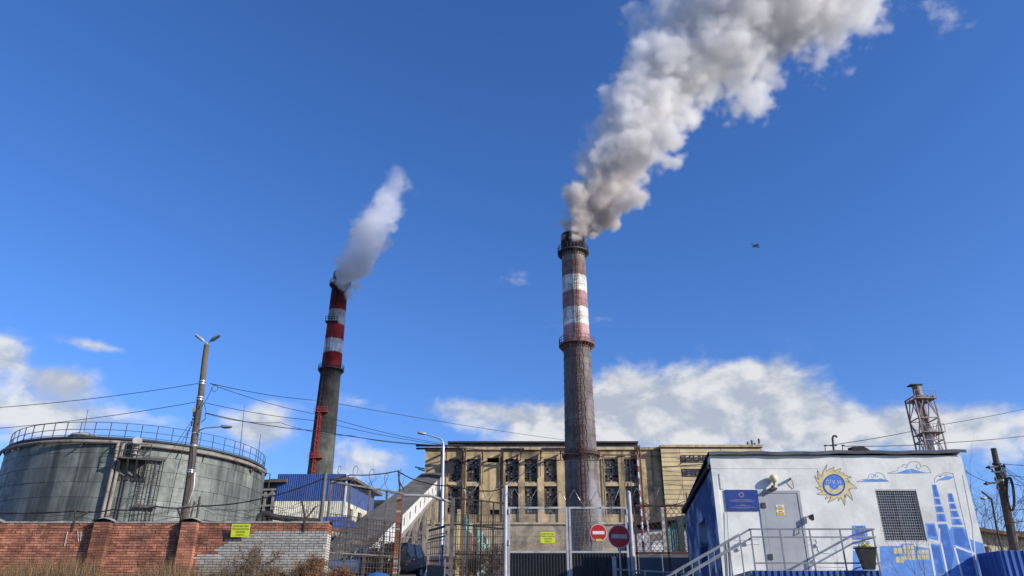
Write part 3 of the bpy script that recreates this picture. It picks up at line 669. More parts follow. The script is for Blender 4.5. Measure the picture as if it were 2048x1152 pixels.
# ------------------------------------------------------------------ blue and white workshop
def corrugated(mb, a, b, zlo, zhi, pitch, depth, nrm, mi=0):
    a, b = Vector(a), Vector(b); L = (b-a).length; n = max(2, int(L/pitch)); nrm = Vector(nrm); zl = zlo if callable(zlo) else (lambda t: zlo); zh = zhi if callable(zhi) else (lambda t: zhi)
    pr = []
    for i in range(n):
        for (f, d) in ((0,0),(.38,0),(.5,1),(.88,1)):
            pr.append(((i+f)/n, d))
    pr.append((1,0)); vs = []
    for t, d in pr:
        p = a.lerp(b, t) + nrm*depth*d; vs += [(p.x,p.y,zl(t)),(p.x,p.y,zh(t))]
    mb.add(vs, [[2*i, 2*i+2, 2*i+3, 2*i+1] for i in range(len(pr)-1)], mi)
def workshop():
    blue = mat('blue_sheet', (.024,.075,.27), .55, var=.25, scale=.7, streak=(1.3,.56,.8,.35), streakcol=(.10,.10,.11), spec=.4)
    cream = mat('cream_sheet', (.68,.66,.52), .6, var=.15, scale=.7, streak=(2,.6,.8,.3), streakcol=(.3,.25,.18))
    Y0, Y1 = 80.0, 89.0
    fl = at(556,950,Y0); fr = at(694,948,Y0); zmid = at(600,1002,Y0).z; z0 = g(Y0)-.3; zt = fr.z; zt2 = at(694,960,Y0).z
    xr2 = at(748,1000,Y1).x
    root = thing('workshop', ((fl.x+fr.x)/2, Y0, g(Y0)), 'blue over cream metal clad workshop below the red and white chimney', 'building')
    mb = MB(); corrugated(mb, (fl.x,Y0,0), (fr.x,Y0,0), zmid, zt, .22, .035, (0,-1,0)); mb.build('blue_cladding', blue, root)
    mb = MB(); corrugated(mb, (fl.x,Y0,0), (fr.x,Y0,0), z0, zmid-.02, .22, .035, (0,-1,0)); mb.build('cream_cladding', cream, root)
    a, b = Vector((fr.x,Y0,0)), Vector((xr2,Y1,0)); nr = Vector((Y1-Y0, -(xr2-fr.x), 0)).normalized()
    mb = MB(); corrugated(mb, a, b, zmid, zt2, .22, .035, nr); mb.build('blue_cladding', blue, root)
    zz0 = zmid-.02; wz0, wz1 = zmid-2.6, zmid-.5; mb = MB(); 
    wall_open(mb, (a.x,a.y,z0), (b-a).normalized(), (b-a).length, zz0-z0, [(1.2,2.7,wz0-z0,wz1-z0),(4.2,5.5,wz0-z0,wz1-z0),(6.6,7.8,wz0-z0,wz1-z0)], .3, nr); mb.build('cream_cladding', cream, root)
    gl = mat('dark_glass', (.015,.017,.02), .15, var=.1, spec=.6)
    dv_ = (b-a).normalized()
    for (u0, u1) in ((1.2,2.7),(4.2,5.5),(6.6,7.8)):
        mb = MB(); p = a+dv_*u0-nr*.2; q = a+dv_*u1-nr*.2; mb.prism([(p.x,p.y,wz0),(q.x,q.y,wz0),(q.x,q.y,wz1),(p.x,p.y,wz1)], -nr*.06); w_ = mb.build('window', gl, root)
    mb = MB(); mb.boxmm((fl.x+.1,Y0+.1,z0),(fr.x-.1,Y1,zmid)); mb.boxmm((fl.x,Y0+.06,zt-.05),(fr.x,Y1+2,zt-.02)); mb.quad((fl.x,Y0,z0),(fl.x,Y1+2,z0),(fl.x,Y1+2,zt-.1),(fl.x,Y0,zt-.1)); mb.build('core', cream, root)
    wt = mat('white_trim', (.75,.75,.72), .6, var=.1)
    mb = MB(); mb.beam((fr.x+.05,Y0-.05,z0),(fr.x+.05,Y0-.05,zt),.16); mb.build('corner_trim', wt, root)
    eave = mat('rusty_eave', (.13,.10,.08), .9, var=.4, col2=(.22,.17,.12), mixscale=1.2)
    mb = MB(); p0 = Vector((fr.x-1.2,Y0-.3,zt2-.05)); mb.prism([p0, p0+Vector((2.1,0,0)), Vector((xr2+.9,Y1+.4,zt2-.1)), Vector((xr2-1.5,Y1+.4,zt2-.1))], (0,0,.28)); mb.build('eave', eave, root)
    mb = MB(); mb.boxmm((fl.x-.7,Y0-.5,at(556,961,Y0).z-.25),(fl.x+1.1,Y0-.06,at(556,961,Y0).z+.08)); mb.build('eave', eave, root)
    # lean-to with blue roof in front of the side wall
    lt = thing('lean_to_shed', at(700,1045,73), 'low blue roofed lean-to beside the cream workshop wall', 'shed')
    rp = [at(640,1034,72), at(692,1033,74), at(746,1066,86), at(742,1069,80), at(640,1051,70)]
    mb = MB(); mb.prism(rp, (0,.3,-.12)); mb.build('roof', blue, lt)
    fa = mat('brown_fascia', (.14,.06,.045), .8, var=.4); mb = MB(); mb.beam(at(640,1054,70), at(743,1071,80.5), .15, .3); mb.build('fascia', fa, lt)
    for px in (650,676,704,730):
        Yp = lerp(70,80,(px-640)/103); p = at(px, 1054+(px-640)*.16, Yp); mb = MB(); mb.beam((p.x,p.y+.1,g(Yp)),(p.x,p.y+.1,p.z),.22); mb.build('post', mat('pale_post',(.5,.48,.42),.8), lt)
    mb = MB(); p, q = at(640,1062,77), at(750,1078,87); mb.prism([(p.x,p.y,g(77)),(q.x,q.y,g(87)),(q.x,q.y,q.z),(p.x,p.y,p.z)], (0,.2,0)); mb.build('rear_wall', mat('shed_wall',(.16,.15,.14),.9,var=.4,scale=1), lt)
workshop()
def transfer_tower():
    r = thing('transfer_tower', (at(545,1000,92).x, 92, g(92)), 'dark timber clad transfer tower squeezed between the tank and the blue workshop', 'building')
    m = mat('tarred_board', (.035,.035,.038), .9, var=.4, scale=.7); x0, x1 = at(515,1000,92).x, at(566,1000,92).x; zt = at(540,966,92).z
    mb = MB(); mb.boxmm((x0,92,g(92)-.3),(x1,98,zt)); mb.build('wall', m, r)
    mb = MB(); mb.boxmm((x0-.4,91.4,zt),(x1+.6,98.4,zt+.3)); mb.build('roof', dark_steel, r)
    pale = mat('pale_beam', (.22,.20,.17), .9, var=.3)
    for px in (531,547): mb = MB(); p = at(px,985,91.8); mb.beam((p.x,91.85,g(92)),(p.x,91.85,zt-1.1),.25); mb.build('post', pale, r)
    for py in (980,990,1012): mb = MB(); z = at(540,py,91.8).z; mb.beam((x0,91.8,z),(x1,91.8,z+.1),.2); mb.build('beam', pale, r)
    mb = MB(); mb.beam(at(527,1000,91.7), at(547,981,91.7), .2); mb.build('brace', pale, r)
transfer_tower()
def dark_annex():
    r = thing('annex_building', (at(765,1030,112).x, 112, g(112)), 'low dark block half hidden by the conveyor gallery and blue workshop', 'building')
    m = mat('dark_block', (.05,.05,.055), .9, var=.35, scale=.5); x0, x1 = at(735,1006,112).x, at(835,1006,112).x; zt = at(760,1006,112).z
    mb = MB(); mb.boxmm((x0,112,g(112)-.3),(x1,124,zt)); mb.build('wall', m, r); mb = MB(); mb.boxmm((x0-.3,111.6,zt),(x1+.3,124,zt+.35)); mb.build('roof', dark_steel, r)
dark_annex()

# ------------------------------------------------------------------ storage tank
def tank():
    TA, TD, TR = R(-26.06), 74.3, 10.35
    C = Vector((TD*math.sin(TA), TD*math.cos(TA), 0)); zr = 15.3; gz = g(C.y)
    root = thing('storage_tank', (C.x, C.y, gz), 'huge round storage tank clad in stained grey green sheets behind the brick wall', 'tank')
    def hit(px, py, off=0.0):
        d = pdir(px, py); r = TR+off; a = d.x*d.x+d.y*d.y; b = -(d.x*C.x+d.y*C.y); c = C.x**2+C.y**2-r*r
        k = (-b-math.sqrt(max(0, b*b-a*c)))/a; return Vector((d.x*k, d.y*k, EYE+d.z*k))
    def pol(th, z, off=0.0): return Vector((C.x+(TR+off)*math.cos(th), C.y+(TR+off)*math.sin(th), z))
    def th_of(p): return math.atan2(p.y-C.y, p.x-C.x)
    sheet = mat('tank_sheet', (.135,.152,.134), .55, metal=.0, var=.30, scale=.9, col2=(.20,.222,.19), mixscale=.35, streak=(1.15,.44,.66,.85), streakcol=(.032,.036,.033), objr=.14, bump=.15, bscale=3, spec=.45)
    dk = mat('tank_joint', (.05,.053,.05), .8, var=.3)
    mb = MB(); mb.lathe([(TR-.05,gz-.5),(TR-.05,zr),(TR+.16,zr),(TR+.16,zr+.14),(TR-.1,zr+.2),(0.01,zr+.55)], (C.x,C.y,0), 96); mb.build('shell', dk, root, True)
    n = 58; da = 2*math.pi/n; course = 1.08; facing = th_of(Vector((0,0,0)))
    def sheet_mesh(nm):
        mb = MB(); k = 5; vs = []; gp = .010/TR
        for z in (.012, course-.012):
            for r in (TR-.02, TR+.018+.012*(1-z/course)):
                for i in range(k): t = -da/2+gp+(da-2*gp)*i/(k-1); vs.append((r*math.cos(t), r*math.sin(t), z))
        fs = []
        for i in range(k-1):
            fs += [[k+i, k+i+1, 3*k+i+1, 3*k+i], [2*k+i, 2*k+i+1, k*0+i+1, i][::-1] if False else [i+1, i, 2*k+i, 2*k+i+1], [3*k+i, 3*k+i+1, 2*k+i+1, 2*k+i], [i, i+1, k+i+1, k+i]]
        fs += [[0, k, 3*k, 2*k], [2*k-1, k-1, 3*k-1, 4*k-1]]
        mb.add(vs, fs); return mb.mesh(nm, sheet)
    sm = sheet_mesh('cladding_sheet'); rest = MB(); rr = random.Random(5)
    for j in range(10):
        z = zr-(j+1)*course; off = (j % 2)*.35*da + rr.uniform(-.08,.08)*da
        for i in range(n):
            t = i*da+off; d = (t-facing+math.pi) % (2*math.pi)-math.pi
            if abs(d) < 1.56 and j < 8:
                s = 1+rr.uniform(-.0006,.0012); inst('cladding_sheet', sm, root, (C.x,C.y,z), (0,0,t), (s,s,1))
            elif j < 9: rest.quad(pol(t-da/2,z+.01,.02), pol(t+da/2,z+.01,.02), pol(t+da/2,z+course-.01,.02), pol(t-da/2,z+course-.01,.02))
    rest.build('far_cladding', sheet, root, kind='stuff')
    rail = mat('rail_steel', (.10,.13,.17), .6, var=.2); rr2 = MB(); rr2.beam((0,0,0),(0,0,1.12),.055); pm = rr2.mesh('railing_post', rail)
    for i in range(58):
        t = i*da+.02; inst('railing_post', pm, root, pol(t, zr+.18, -.12))
    for h in (1.12,.56,.12):
        mb = MB(); mb.tube([pol(2*math.pi*k/116, zr+.18+h, -.12) for k in range(116)], .03, 5, True); mb.build('handrail', rail, root)
    pipe = mat('tank_pipe', (.27,.235,.195), .7, var=.35, scale=1, col2=(.15,.11,.09), mixscale=1.5)
    def rimpipe(px0, px1, n_, zoff, off=.35):
        a = th_of(hit(px0, 900)); b = th_of(hit(px1, 930)); return [pol(lerp(a,b,i/n_), zr-.28+zoff, off) for i in range(n_+1)]
    t1 = th_of(hit(236,900)); t2 = th_of(hit(242,900)); zb = gz+.3
    mb = MB(); mb.tube(rimpipe(12,232,24,0) + [pol(t1, zr-.45,.38), pol(t1, zr-.8,.4), pol(t1, zb,.4)], .13, 8); mb.build('sprinkler_pipe', pipe, root, True)
    mb = MB(); mb.tube([pol(t2+.012, zb,.4), pol(t2+.012, zr-.95,.4), pol(t2+.018, zr-.5,.38)] + rimpipe(250,524,30,-.08), .13, 8); mb.build('sprinkler_pipe', pipe, root, True)
    for px in (40,90,165,226,300,360,410,470,505):
        t = th_of(hit(px, 905)); mb = MB(); mb.beam(pol(t, zr-.35, 0), pol(t, zr-.75, .65), .07); mb.build('pipe_bracket', dark_steel, root)
    # platform with valve, struts, caged ladder
    pa, pb = hit(240,923), hit(296,923); tA, tB = th_of(pa), th_of(pb); z = pa.z; out = 1.35
    mb = MB(); mb.prism([pol(tA,z,0), pol(tB,z,0), pol(tB,z,out), pol(tA,z,out)], (0,0,.12)); plat = mb.build('platform', dark_steel, root)
    for k in range(4):
        t = lerp(tA,tB,(k+.15)/3.4); mb = MB(); mb.beam(pol(t,z-1.25,.05), pol(t,z,out-.15), .13); mb.box(pol(t,z-1.25,.1),(.36,.25,.28)); mb.beam(pol(t,z-1.2,.1), pol(t,z,.1), .08); mb.build('strut', dark_steel, plat)
    for k in range(6):
        t = lerp(tA,tB,k/5); mb = MB(); mb.beam(pol(t,z+.12,out-.05), pol(t,z+1.15,out-.05), .045); mb.build('railing_post', dark_steel, plat)
    mb = MB()
    for h in (1.15,.65): mb.tube([pol(tA,z+h,.1), pol(tA,z+h,out-.05), pol(tB,z+h,out-.05), pol(tB,z+h,.1)], .03, 5)
    mb.build('handrail', dark_steel, plat)
    tv = th_of(hit(273,900)); vm = mat('valve_grey', (.34,.33,.30), .6, var=.3, col2=(.2,.15,.1), mixscale=3)
    mb = MB(); mb.cyl(pol(tv,z+.12,.55), pol(tv,z+.95,.55), .17, n=12); mb.cyl(pol(tv,z+.45,.55), pol(tv,z+.55,.55), .32, n=14); mb.cyl(pol(tv,z+.75,.55), pol(tv,z+.83,.55), .32, n=14)
    mb.tube([pol(tv,z+.95,.55), pol(tv,z+1.25,.6), pol(tv,z+1.4,.85)], [.26,.32,.26], 12); mb.cyl(pol(tv,z+1.38,.8), pol(tv,z+1.45,1.0), .34, n=14); mb.build('valve', vm, root, True)
    tl = th_of(hit(293,940)); tl2 = tl
    for (dt, zt) in ((0.0, z+.1), (.075, z+.35)):
        p = pol(tl+dt, gz, .35); q = pol(tl+dt, zt, .35); ladder(root, p, q, (p-C).normalized()*1 if False else (p.x-C.x,p.y-C.y,0), dark_steel, w=.55, step=.35, hoops=(dt == 0), r=.025, hoopstep=.75, hr=.014)
    for zz in (z+.3, z-3.2):
        mb = MB(); mb.beam(pol(tl-.03,zz,.4), pol(tl+.11,zz,.4), .16, .22); mb.build('ladder_tie', dark_steel, root)
    for (px, a, b) in ((246,955,1044),(252,955,1044),(306,920,1044)):
        t = th_of(hit(px,960)); mb = MB(); mb.cyl(pol(t,zb,.12), pol(t,hit(px,a).z,.12), .05, n=6); mb.build('conduit', dark_steel, root, True)
    # hatches, lightning rods
    t = th_of(hit(500,955)); mb = MB(); q = hit(500,940); dr = Vector((math.cos(t),math.sin(t),0)); mb.cyl(q-dr*.05, q+dr*.2, .22, n=14); mb.build('hatch', rust, root, True)
    for (px, py, Y, top) in ((172,872,72,818),(485,885,72,810),(519,900,68,868)):
        p = at(px, py, Y); q = at(px+ (4 if top < 850 else 2), top, Y); mb = MB(); mb.tube([(p.x,p.y,zr+.2), q], [.05,.02], 5); mb.build('lightning_rod', dark_steel, root)
    mb = MB(); q = pol(th_of(hit(150,880)), zr+.35, -1.2); mb.sphere(q, 1.0, 14, 6, (1.2,1.2,.35)); mb.build('roof_vent', mat('vent_grey',(.3,.31,.3),.6), root, True)
    t = th_of(hit(526,960)); mb = MB(); mb.tube([pol(t,zr-.2,.1), pol(t-.03,zr-.3,.6), pol(t-.03,zr-1.6,.6)], .05, 6); mb.build('overflow_pipe', dark_steel, root)
tank()
# ------------------------------------------------------------------ brick wall
WY = 25.0
iron = mat('old_iron', (.06,.05,.045), .8, var=.4, scale=6, col2=(.13,.07,.045), mixscale=5)
galv = mat('galvanised', (.36,.37,.38), .45, metal=.6, var=.2, scale=4)
greypaint = mat('grey_paint', (.30,.31,.32), .55, var=.2, scale=3, col2=(.2,.19,.18), mixscale=2, spec=.45)
def brick_wall():
    redm = mat('red_painted_brick', (.34,.145,.088), .9, var=.5, scale=2.2, col2=(.19,.09,.065), mixscale=1.0, island=.28, objr=.28, streak=(1.1,.55,.8,.5), streakcol=(.06,.04,.035), bump=.6, bscale=30)
    greym = mat('grey_brick', (.40,.385,.34), .92, var=.25, scale=5, col2=(.33,.315,.28), mixscale=2, island=.14, objr=.15, bump=.5, bscale=40)
    orange = mat('orange_brick', (.36,.125,.06), .9, var=.3, scale=3, objr=.1, bump=.5, bscale=30)
    whiteb = mat('pale_brick', (.52,.49,.42), .9, var=.2, scale=4, objr=.08, bump=.4, bscale=30)
    mort = mat('red_mortar', (.07,.032,.022), .95, var=.4, scale=6, bump=.8, bscale=25); mortg = mat('grey_mortar', (.055,.052,.048), .95, var=.4, scale=6, bump=.8, bscale=25)
    conc = mat('coping_mortar', (.30,.28,.25), .95, var=.35, scale=3, bump=.7, bscale=12)
    zt = at(560,1046,WY).z; zb = 2.9; x0, x1 = -21.0, at(652,1100,WY).x; TH = .5
    root = thing('brick_wall', ((x0+x1)/2, WY, g(WY)), 'brick yard wall, red painted with a patch of grey bricks near its end', 'wall')
    xg = at(394,1110,WY).x
    mb = MB(); mb.boxmm((x0,WY+.012,g(WY)-.4),(x1-.012,WY+TH,zt-.01)); mb.build('core', mort, root)
    mb = MB(); mb.boxmm((xg+.1,WY+.009,g(WY)-.39),(x1-.010,WY+.3,zt-.31)); mb.build('core', mortg, root)
    edge = [(392,1112),(430,1103),(448,1085),(462,1076),(497,1065),(520,1063.5),(652,1063.5)]
    rr = random.Random(21); BL, BH, PX, PZ = .246, .062, .262, .078
    def bm(nm, m, w, seed):
        r2 = random.Random(seed); mb = MB(); j = lambda: r2.uniform(-.004,.004)
        vs = []
        for y in (0,.11):
            for (x, z) in ((0,0),(w,0),(w,BH),(0,BH)): vs.append((x+j(), y+(j() if y == 0 else 0), z+j()*.7))
        mb.add(vs, [[0,1,2,3],[7,6,5,4],[0,4,5,1],[1,5,6,2],[2,6,7,3],[3,7,4,0]]); return mb.mesh(nm, m)
    gM = [bm('brick', greym, BL, i) for i in range(5)]; gH = [bm('brick', greym, .115, 40+i) for i in range(4)]
    rM = [bm('brick', redm, BL, 80+i) for i in range(5)]
    stuff = MB(); nobj = 0
    nrow = int((zt-zb)/PZ)
    for j in range(nrow):
        z = zt-.012-(j+1)*PZ+.012; hdr = (j % 6 == 3); p = .131 if hdr else PX; x = x1+(0 if j % 2 else p/2)
        while x > x0:
            wv = p-.016; xa = x-p+.016; x -= p
            if xa+wv > x1-.001: wv = x1-.004-xa
            if wv < .05: continue
            px = 1024 + FPX*(xa+wv/2)/WY*(pdir(0,1100).y); d = None
            c = Vector((xa+wv/2, WY, z+BH/2)); zc = c.y*cP+(c.z-EYE)*sP; px = 1024+FPX*c.x/zc; py = 576-FPX*(-c.y*sP+(c.z-EYE)*cP)/zc
            e = poly_interp(px, edge)+(rr.uniform(-5,5) if px < 505 else 0) if px > 392 else 9999
            grey = py > e and px > 392
            dep = rr.uniform(-.006,.006); 
            if grey and py < 1160 and abs(wv-(p-.016)) < .001:
                ob = inst('brick', rr.choice(gH if hdr else gM), root, (xa, WY-.006+dep, z), (rr.uniform(-.01,.01), rr.uniform(-.012,.012), 0)); nobj += 1
            elif (not grey) and px > 392 and py < 1160 and nobj < 300 and not hdr and abs(wv-(p-.016)) < .001:
                inst('brick', rr.choice(rM), root, (xa, WY-.006+dep, z), (rr.uniform(-.02,.02), rr.uniform(-.02,.02), rr.uniform(-.01,.01))); nobj += 1
            else:
                jx = lambda: rr.uniform(-.004,.004); y = WY-.006+dep; tl = rr.uniform(-.008,.008)
                a = [(xa+jx(), y+tl, z+jx()), (xa+wv+jx(), y-tl, z+jx()), (xa+wv+jx(), y-tl, z+BH+jx()), (xa+jx(), y+tl, z+BH+jx())]
                b = [(q[0], WY+.05, q[2]) for q in a]
                stuff.add(a+b, [[0,1,2,3],[0,4,5,1],[1,5,6,2],[2,6,7,3],[3,7,4,0]], 1 if grey else 0)
    stuff.build('bricks', [redm, greym], root, kind='stuff')
    # end face of the wall, lit by the sun
    mO = bm('brick', orange, .235, 201); mW = bm('brick', whiteb, .235, 202)
    for j in range(nrow):
        z = zt-.012-(j+1)*PZ+.012
        for k in range(2): inst('brick', mO if j < 4 else mW, root, (x1+.001-.012+.014, WY+.012+k*.245, z), (0,0,R(90)))
    # coping
    mb = MB(); n = 90; vs = []
    for i in range(n+1):
        x = lerp(x0, x1+.03, i/n); h = .05+.03*mnoise.noise(Vector((x*1.7,0,0)))
        vs += [(x,WY-.03,zt-.008),(x,WY-.02,zt+h),(x,WY+TH*.5,zt+h+.03),(x,WY+TH+.03,zt-.008)]
    mb.add(vs, [[4*i+k, 4*i+4+k, 4*i+5+k, 4*i+1+k] for i in range(n) for k in range(3)]); mb.build('coping', conc, root)
    # buttress pillars with mortar caps
    for (pa, pb) in ((188,220),(363,394),(-40,-8)):
        xa, xb = at(pa,1050,WY-.2).x, at(pb,1050,WY-.2).x; mb = MB(); y0 = WY-.22
        for j in range(nrow+4):
            z = zt-(j+1)*PZ; w2 = xb-xa
            for k in range(2):
                s = (w2-.012)/2 if j % 2 else ((w2-.012)*(.33 if k == 0 else .67)); o = 0 if k == 0 else (w2-.012)-s+.012
                jt = rr.uniform(-.004,.006); jx = rr.uniform(-.005,.005)
                mb.boxmm((xa+o+jx, y0+jt, z+.006), (xa+o+s+jx, WY-.01, z+PZ-.006))
        pil = mb.build('pillar_bricks', redm, root, kind='stuff'); mb = MB(); mb.boxmm((xa+.014,y0+.012,g(WY)-.3),(xb-.014,WY+.008,zt-.003)); mb.build('pillar_core', mort, root)
        mb = MB(); c = Vector(((xa+xb)/2, WY-.02, zt-.002)); vs = []
        for i in range(9):
            for k in range(5):
                u, v = i/8*2-1, k/4*2-1; vs.append((c.x+u*(xb-xa)*.68, c.y+v*.3+.05, c.z+.03+.16*(1-u*u)*(1-.5*v*v)+.02*mnoise.noise(Vector((u*2,v*2,pa)))))
        mb.add(vs, [[i*5+k, (i+1)*5+k, (i+1)*5+k+1, i*5+k+1] for i in range(8) for k in range(4)]); mb.build('pillar_cap', conc, root, True)
    # iron wire brackets on top
    for (px, arms) in ((153,((150,1019),(180,1022))),(365,((355,1016),)),(382,((389,1002),)),(612,((604,1002),(632,1012))),(395,((400,993),))):
        b = at(px,1048,WY+.12); mb = MB(); b2 = b+Vector((0,-.14,-.25))
        mb.beam(b2, b+Vector((0,-.14,.15)), .05)
        for (ax, ay) in arms: mb.beam(b+Vector((0,-.14,.12)), at(ax, ay, WY), .05)
        mb.build('wire_bracket', iron, root)
    wr = mat('wire', (.05,.05,.05), .6, var=0)
    mb = MB()
    for k, (pts) in enumerate(([(0,1018),(153,1027),(355,1022),(400,1013),(520,1016),(604,1010)],[(0,1036),(153,1034),(355,1036),(520,1033),(612,1020)],[(30,1026),(180,1024),(360,1019),(398,1000)],[(400,1006),(470,1018),(540,1012),(604,1004)],[(389,1004),(450,1030),(560,1024),(632,1013)])):
        P = [at(a, b, WY-.02) for a, b in pts]; Q = []
        for a, b in zip(P, P[1:]):
            for i in range(10): q = a.lerp(b, i/10); q.z += .03*math.sin(i*2.1+k) - .12*math.sin(math.pi*i/10); Q.append(q)
        mb.tube(Q+[P[-1]], .007, 4)
    mb.build('barbed_wire', wr, root, kind='stuff')
    # tall end post
    mb = MB(); mb.cyl(at(642,1038,WY+.3)+Vector((0,0,-.3)), at(651,946,WY+.3), .075, .06, 10); mb.build('end_post', mat('post_steel',(.12,.115,.11),.7,var=.3), root, True)
    # painted scrawl
    mb = MB(); wp = mat('white_scrawl', (.6,.57,.52), .9, var=.3)
    for st in (([(155,1062),(157,1084)],[(162,1063),(161,1082)],[(155,1073),(168,1071)],[(135,1064),(129,1092)])):
        for (a, b) in zip(st, st[1:]): p, q = at(*a, WY-.02), at(*b, WY-.02); mb.beam(p, q, .016, .01)
    mb.build('scrawl', wp, root, kind='stuff')
brick_wall()
yellow = mat('sign_yellow', (.62,.70,.04), .6, var=.08, scale=6)
signink = mat('sign_ink', (.09,.085,.03), .8, var=0)
def warning_sign(c00, c10, c01, label, Y0, Y1):
    """c00 top left, c10 top right, c01 bottom left (photo pixels)"""
    a = at(*c00, Y0); b = at(*c10, Y0); b.z = a.z; d = at(*c01, Y1); ux = (b-a); W = ux.length; ux.normalize(); uz = (a-d); uz.x *= .25; H = uz.length; uz.normalize()
    n = ux.cross(uz).normalized(); root = thing('warning_sign', (a+b)/2-uz*H, label, 'sign')
    mb = MB(); mb.prism([a-uz*H, b-uz*H, b, a], -n*.012 if n.y < 0 else n*.012); mb.build('panel', yellow, root)
    mb = MB(); n = n if n.y < 0 else -n; c = (a+b)/2+n*.004
    for i, t in enumerate(('Запретная зона.','Проход (проезд)','запрещен','(закрыт)')): text_mesh(mb, t, c-uz*H*(.17+.22*i), ux, uz, H*.215, squash=.76)
    mb.build('lettering', signink, root, kind='stuff')
warning_sign((464,1047.5),(501,1047),(460,1074), 'yellow warning sign with black lettering fixed to the brick wall', 24.80, 24.86)

# ------------------------------------------------------------------ fences and gates (y about 28)
FY = 28.0
def razor(mb, p, q, r=.34, turns_per_m=2.2, seed=0, rad=.006):
    p, q = Vector(p), Vector(q); d = q-p; L = d.length; a, b = frame(d); rr = random.Random(seed); N = int(L*turns_per_m*14); path = []
    for i in range(N+1):
        t = i/N; ph = 2*math.pi*turns_per_m*L*t; k = r*(1+.18*math.sin(ph*.37+seed)); path.append(p+d*(t+.012*math.sin(ph*2))+(a*math.cos(ph)*.8+b*math.sin(ph))*k)
    mb.tube(path, rad, 4)
def grid(mb, a, b, zlo, zhi, nx, nz, r):
    a, b = Vector(a), Vector(b)
    f = lambda z: z if callable(z) else (lambda t: z)
    zl, zh = f(zlo), f(zhi)
    for i in range(nx+1):
        t = i/nx; p = a.lerp(b, t); mb.tube([(p.x,p.y,zl(t)),(p.x,p.y,zh(t))], r, 4)
    for j in range(nz+1):
        mb.tube([(lambda p, t: (p.x,p.y,lerp(zl(t),zh(t),j/nz)))(a.lerp(b,t), t) for t in (0,.5,1)], r, 4)
def lattice(mb, a, b, zlo, zhi, pitch, r, slope=1.0):
    a, b = Vector(a), Vector(b); L = (b-a).length; H = zhi-zlo; d = (b-a)/L; n = int((L+H/slope)/pitch)
    for k in range(n+1):
        for s in (1,-1):
            u0 = k*pitch; u1 = u0-H/slope; z0, z1 = zlo, zhi     # going up to the one side
            pts = []
            for (u, z) in ((u0, z0), (u1, z1)): pts.append([u, z])
            (ua, za), (ub, zb) = pts
            def clip(ua, za, ub, zb):
                if ua > L: za = za+(zb-za)*(ua-L)/(ua-ub); ua = L
                if ub < 0: zb = za+(zb-za)*(ua-0)/(ua-ub); ub = 0
                return ua, za, ub, zb
            if ua <= 0 or ub >= L: continue
            ua, za, ub, zb = clip(ua, za, ub, zb)
            if s < 0: ua, ub = L-ua, L-ub
            mb.tube([(*(a+d*ua).xy, za), (*(a+d*ub).xy, zb)], r, 3)
mesh_wire = mat('mesh_wire', (.07,.072,.075), .5, metal=.3, var=0); coil_m = mat('razor_coil', (.22,.22,.21), .4, metal=.6, var=0)
def left_fence():
    tops = [(662,963,25.9),(702,970,26.5),(740,976.5,27.1),(774,982,27.6),(806,987,28.0)]
    root = thing('mesh_fence', (at(735,1100,27).x, 27, g(27)), 'tall mesh fence of grey posts, netting and iron bars beside the brick wall end', 'fence')
    fpost = mat('fence_post_grey', (.13,.125,.115), .7, var=.35, scale=4, col2=(.08,.06,.05), mixscale=3)
    T = [at(*t) for t in tops]; zf = lambda p: g(p.y)+.1
    for t in T:
        mb = MB(); mb.beam((t.x,t.y,zf(t)-.2), t, .07); mb.build('post', fpost, root)
    mb = MB(); mb.beam(T[0], T[-1], .06); mb.build('top_rail', fpost, root)
    r0, r1 = at(655,1105,25.9), at(797,1113,28.0); mb = MB(); mb.beam(r0, r1, .04); mb.build('middle_rail', fpost, root)
    a, b = Vector(T[0]), Vector(T[-1]); z1 = lambda t: lerp(a.z, b.z, t)-1.05; z0 = lambda t: lerp(zf(a), zf(b), t)
    mb = MB(); grid(mb, a+Vector((0,-.05,0)), b+Vector((0,-.05,0)), z0, z1, 26, 13, .011); mb.build('iron_bars', iron, root, kind='stuff')
    mb = MB(); zlo = min(z1(0), z1(1)); 
    for (p, q) in zip(T, T[1:]): lattice(mb, Vector((p.x,p.y,0)), Vector((q.x,q.y,0)), min(p.z,q.z)-1.3, min(p.z,q.z)-.02, .085, .0045)
    mb.build('chain_link', mesh_wire, root, kind='stuff')
    mb = MB(); razor(mb, T[0]+Vector((.1,0,.25)), T[-1]+Vector((0,0,.3)), .36, 1.5, 4, .011); mb.build('razor_coil', coil_m, root, kind='stuff')
    # brick gate pillar
    x0, x1 = at(790,1060,28.3).x, at(801,1060,28.3).x; zt = at(797,990,28.3).z; m = MATS['orange_brick']; rt = thing('gate_pillar', ((x0+x1)/2, 28.3, g(28)), 'slim brick pillar at the open gateway end of the mesh fence', 'pillar')
    mb = MB(); mb.boxmm((x0+.008,28.308,g(28)-.2),(x1-.008,28.55,zt)); mb.build('core', MATS['red_mortar'], rt)
    bmesh_ = MB(); bmesh_.boxmm((0,0,.006),(x1-x0,.24,.072)); me = bmesh_.mesh('brick', m); me2 = bmesh_.mesh('brick', MATS['pale_brick']); rr = random.Random(2)
    k = 0; z = zt-.078
    while z > g(28)+.2: inst('brick', me2 if rr.random() < .25 else me, rt, (x0+rr.uniform(-.008,.008), 28.3+rr.uniform(-.008,.004), z)); z -= .078
    # portal bar
    mb = MB(); mb.tube([at(806,990,28.1), at(862,992,28.3), at(900,1004,28.6)], .05, 8); mb.build('portal_bar', greypaint, rt)
    pa = at(800,985,28.3); mb = MB(); mb.tube([pa, at(797,941,28.3)], .035, 6); mb.tube([at(797,960,28.3), at(808,980,28.3)], .03, 6); mb.tube([at(797,948,28.3), at(803,938,28.3)], .012, 5); mb.build('wire_mast', iron, rt)
left_fence()
